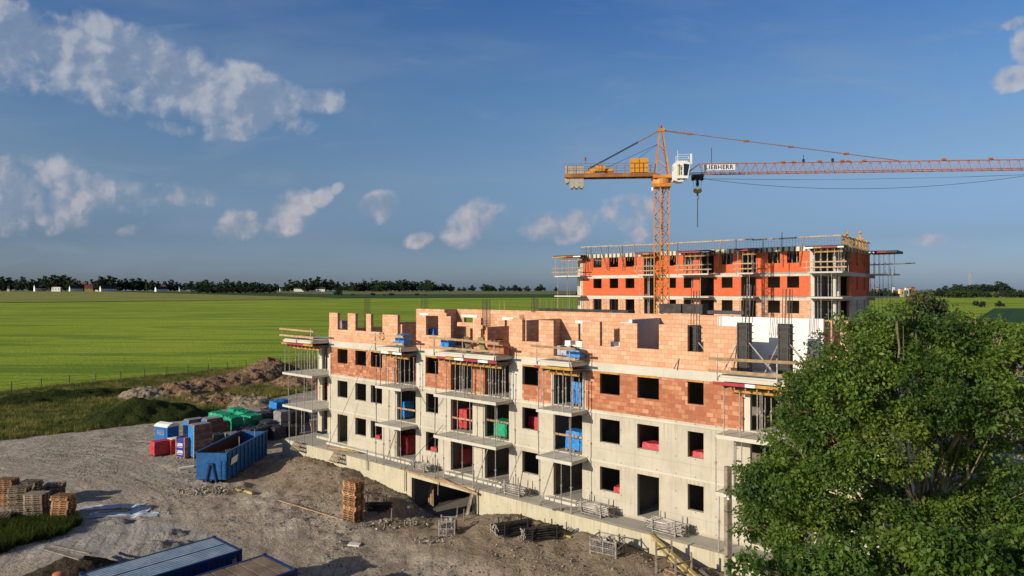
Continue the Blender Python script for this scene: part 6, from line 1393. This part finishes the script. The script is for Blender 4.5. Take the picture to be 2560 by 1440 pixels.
# left and middle skyline as (px, top row)
sky = [(4, 690), (22, 693), (40, 698), (58, 691), (76, 697), (95, 695), (112, 688), (132, 686), (150, 690), (165, 686), (182, 696), (196, 700), (215, 702), (232, 697), (252, 690), (268, 688), (284, 692), (300, 698), (315, 695), (332, 696), (348, 694), (362, 698), (380, 700), (395, 702), (412, 702), (428, 698), (445, 704), (462, 706), (478, 702), (495, 704), (512, 698), (528, 703), (548, 704), (566, 696), (580, 703), (597, 701), (615, 706), (630, 707), (648, 708), (668, 709), (690, 708), (715, 706), (728, 698), (745, 700), (762, 697), (780, 694), (795, 690), (812, 697), (828, 698), (845, 703), (862, 705), (880, 704)]
for i, (px, ty) in enumerate(sky):
    far_tree(px, 726, 726-ty, 1450+rt.uniform(-20, 50), 'round', 'dark tree in the village skyline at the far left' if px < 480 else 'dark tree in the skyline between village and wood', 'village skyline trees' if px < 480 else 'skyline trees left of the wood', rt.uniform(.75, 1.2))
for i, px in enumerate(range(500, 690, 16)): far_tree(px, 733, 24+rt.uniform(-3, 5), 1130, 'round', 'dark tree of the near thicket before the village', 'thicket before the village', 1.25, 0)
for i, px in enumerate(list(range(890, 1085, 11))): far_tree(px, 728, 28-abs(px-1000)*.03+rt.uniform(-3, 3), 1400+rt.uniform(-20, 30), 'round', 'dark tree of the small wood in the middle distance', 'small wood', 1.1)
for px, h in ((908, 38), (929, 40), (941, 33), (946, 31), (896, 30)): far_tree(px, 726, h, 1430, 'poplar', 'tall slim poplar above the small wood', 'poplars above the small wood', 1.3)
far_tree(366, 726, 36, 1440, 'poplar', 'slim dark conifer in the village at the far left', None, 1.3); far_tree(806, 724, 34, 1440, 'poplar', 'slim dark tip in the skyline left of the wood', None, .8)
for px, h in ((1092, 16), (1110, 18), (1126, 16), (1148, 8), (1180, 14), (1212, 17), (1222, 15), (1255, 13), (1288, 15), (1318, 12), (1353, 16), (1390, 9), (1345, 11), (1160, 9), (1232, 12), (1300, 9), (1272, 11)): far_tree(px, 726, h, 1420, 'round', 'small lone tree on the far plain right of the wood', 'lone trees on the far plain', rt.uniform(1, 1.4))
for px, py, h in ((845, 740, 18), (932, 738, 6), (978, 738, 6), (1042, 739, 6), (960, 739, 4), (882, 738, 4), (1062, 740, 4)): far_tree(px, py, h, 930, 'round' if h > 10 else 'bush', 'bush on the margin of the fallow field', 'bushes on the field margin', 1.1)
for px, ty in [(2185, 722), (2200, 724), (2213, 722), (2222, 726), (2238, 727), (2345, 722), (2362, 716), (2378, 720), (2392, 716), (2408, 718), (2424, 720), (2440, 722), (2455, 726), (2520, 722), (2535, 724), (2550, 726), (2566, 722), (2580, 724), (2330, 724), (2470, 730), (2490, 732), (2505, 728)]: far_tree(px, 746, 746-ty, 800+rt.uniform(-15, 30), 'round', 'tree of the row beyond the green field at the right', 'tree row beyond the right field', 1.0)
for px in range(2390, 2530, 11): far_tree(px, 736, 19+rt.uniform(-3, 3)+(7 if 2490 < px < 2520 else 0), 1250, 'round', 'dark tree of the wood behind the right tree row', 'wood behind the right tree row', 1.3, 0)
far_tree(2449, 769, 16, gy(768), 'bush', 'dark wide bush on the field margin at the right', None, 1.2); far_tree(2499, 768, 17, gy(768), 'round', 'small round tree on the field margin at the right', None, 1.15)
# ---------------------------------------------------------------- distant houses and masts
def house(px, pyb, wpx, hpx, Y, wall, roof, label, rz=.2, flat=False, hr=.55, gable=True):
    X = (px-1280)/F*Y; z = float(H(X, Y, False)); k = Y/F; w = wpx*k; h = hpx*k*.95+max(0, (728.5-pyb))*k*.35; w *= .8; d = min(w*.5, 7); t = thing('house', label, 'house', (X, Y, z), rz)
    e = h*(1 if flat else 1-hr); mb = MB(); mb.box(-w/2, w/2, -d/2, d/2, -1, e)
    if not flat: mb.face([(-w/2, -d/2, e), (-w/2, 0, h-.1), (-w/2, d/2, e)]); mb.face([(w/2, -d/2, e), (w/2, d/2, e), (w/2, 0, h-.1)])
    mb.build('wall', wall, t); mb = MB()
    if flat: mb.box(-w/2-.2, w/2+.2, -d/2-.2, d/2+.2, h, h+.4)
    else:
        for s in (-1, 1): mb.face([(-w/2-.3*s*0-.2, s*(d/2+.3), e-.1), (w/2+.2, s*(d/2+.3), e-.1), (w/2+.2, 0, h), (-w/2-.2, 0, h)])
    mb.build('roof', roof, t)
    for i in range(max(1, int(w/5))):
        mb = MB(); x = -w/2+(i+.5)*w/max(1, int(w/5)); mb.box(x-.6, x+.6, -d/2-.03, -d/2-.001, e*.35, e*.7); mb.build('window', M['glass'], t)
hw, hy_, rd, rr_ = M['house_white'], M['house_yellow'], M['roof_dark'], M['roof_red']
for a in [(21, 706, 6, 6, 1450, hw, rd, 'tiny white house at the far left edge of the village', .3), (100, 724, 32, 16, 1435, hw, rd, 'white gabled house with long black roof, leftmost in the front row', 1.0), (142, 722, 26, 9, 1425, hw, rd, 'white flat-roofed house right of the leftmost gabled one', .1, True),
          (190, 724, 36, 14, 1425, hw, rd, 'low house with black roof in the middle of the village front row', .9), (205, 700, 26, 12, 1460, M['roof_red'], rr_, 'large house with dark red roof behind the village trees', .2), (222, 718, 22, 13, 1410, hy_, rr_, 'yellow house with orange tiled roof in the village', .5),
          (243, 721, 9, 10, 1440, hw, hw, 'small white cube house beside the black-roofed barn', .1, True), (270, 726, 46, 15, 1385, hw, rd, 'long barn with white gable and black roof', .95), (403, 727, 36, 13, 1375, hw, rd, 'white gabled house with long dark roof standing apart in the field', .95),
          (408, 708, 14, 9, 1450, hw, rr_, 'white house with red roof between trees right of the village', .3), (452, 715, 10, 8, 1440, hw, rd, 'small pale gable between trees near the thicket', .8), (662, 716, 7, 6, 1440, hw, rd, 'tiny white gable left of the long white hall', .8), (703, 719, 9, 8, 1435, hw, rd, 'small white house left of the long white hall', .6),
          (748, 726, 30, 9, 1435, hw, rd, 'long low white hall before the skyline trees', .05, False, .35), (800, 725, 32, 9, 1440, hw, rd, 'long white house with dark roof right of the white hall', .05, False, .45), (940, 727, 18, 4, 1425, M['ballast'], rd, 'low grey shed at the foot of the small wood', 0, True)]: house(*a)
for a in [(2192, 741, 16, 22, 900, M['ballast'], rd, 'pale green flat-roofed block seen through the rear props', .2, True), (2206, 741, 5, 18, 905, hw, rd, 'tiny white tower behind the rear props', .2, True), (2233, 742, 8, 24, 900, hw, rd, 'slim white tower block at the right', .1, True), (2238, 745, 20, 12, 830, M['roof_red'], rr_, 'low reddish building left of the yellow block', .1, True),
          (2253, 745, 16, 22, 820, hy_, rr_, 'yellow apartment block left of the narrow tree', .3, True), (2267, 745, 12, 25, 825, hw, rd, 'white and brown block joined to the yellow one', .3, True), (2280, 745, 14, 26, 830, M['brick_mid'], rd, 'brown block half behind the narrow tree', .3, True)]: house(*a)
def mast(px, pyb, pyt, Y, label, w=.9):
    X = (px-1280)/F*Y; z = float(H(X, Y, False)); h = CAMZ-(pyt-HY)*Y/F-z; mb = MB()
    for sx, sy in ((-1, -1), (1, -1), (1, 1), (-1, 1)): mb.bar((sx*w, sy*w, 0), (sx*w*.3, sy*w*.3, h), .3)
    for i in range(10): s = w*(1-.07*i); mb.bar((-s, -s, h*i/10), (s*.93, -s*.93, h*(i+1)/10), .18); mb.bar((s, -s, h*i/10), (-s*.93, -s*.93, h*(i+1)/10), .18)
    mb.box(-w*1.2, w*1.2, -w, w, h*.68, h*.70); mb.bar((0, 0, h), (0, 0, h*1.05), .2); tag(mb.build('radio_mast', M['ballast'], None, (X, Y, z)), label, 'mast')
mast(2425, 745, 681, 1300, 'lattice radio mast rising over the right wood', 2.4); mast(93, 726, 686, 1500, 'thin mast over the village at the far left', .8); mast(1208, 726, 711, 1500, 'thin pylon on the plain right of the wood', .8)
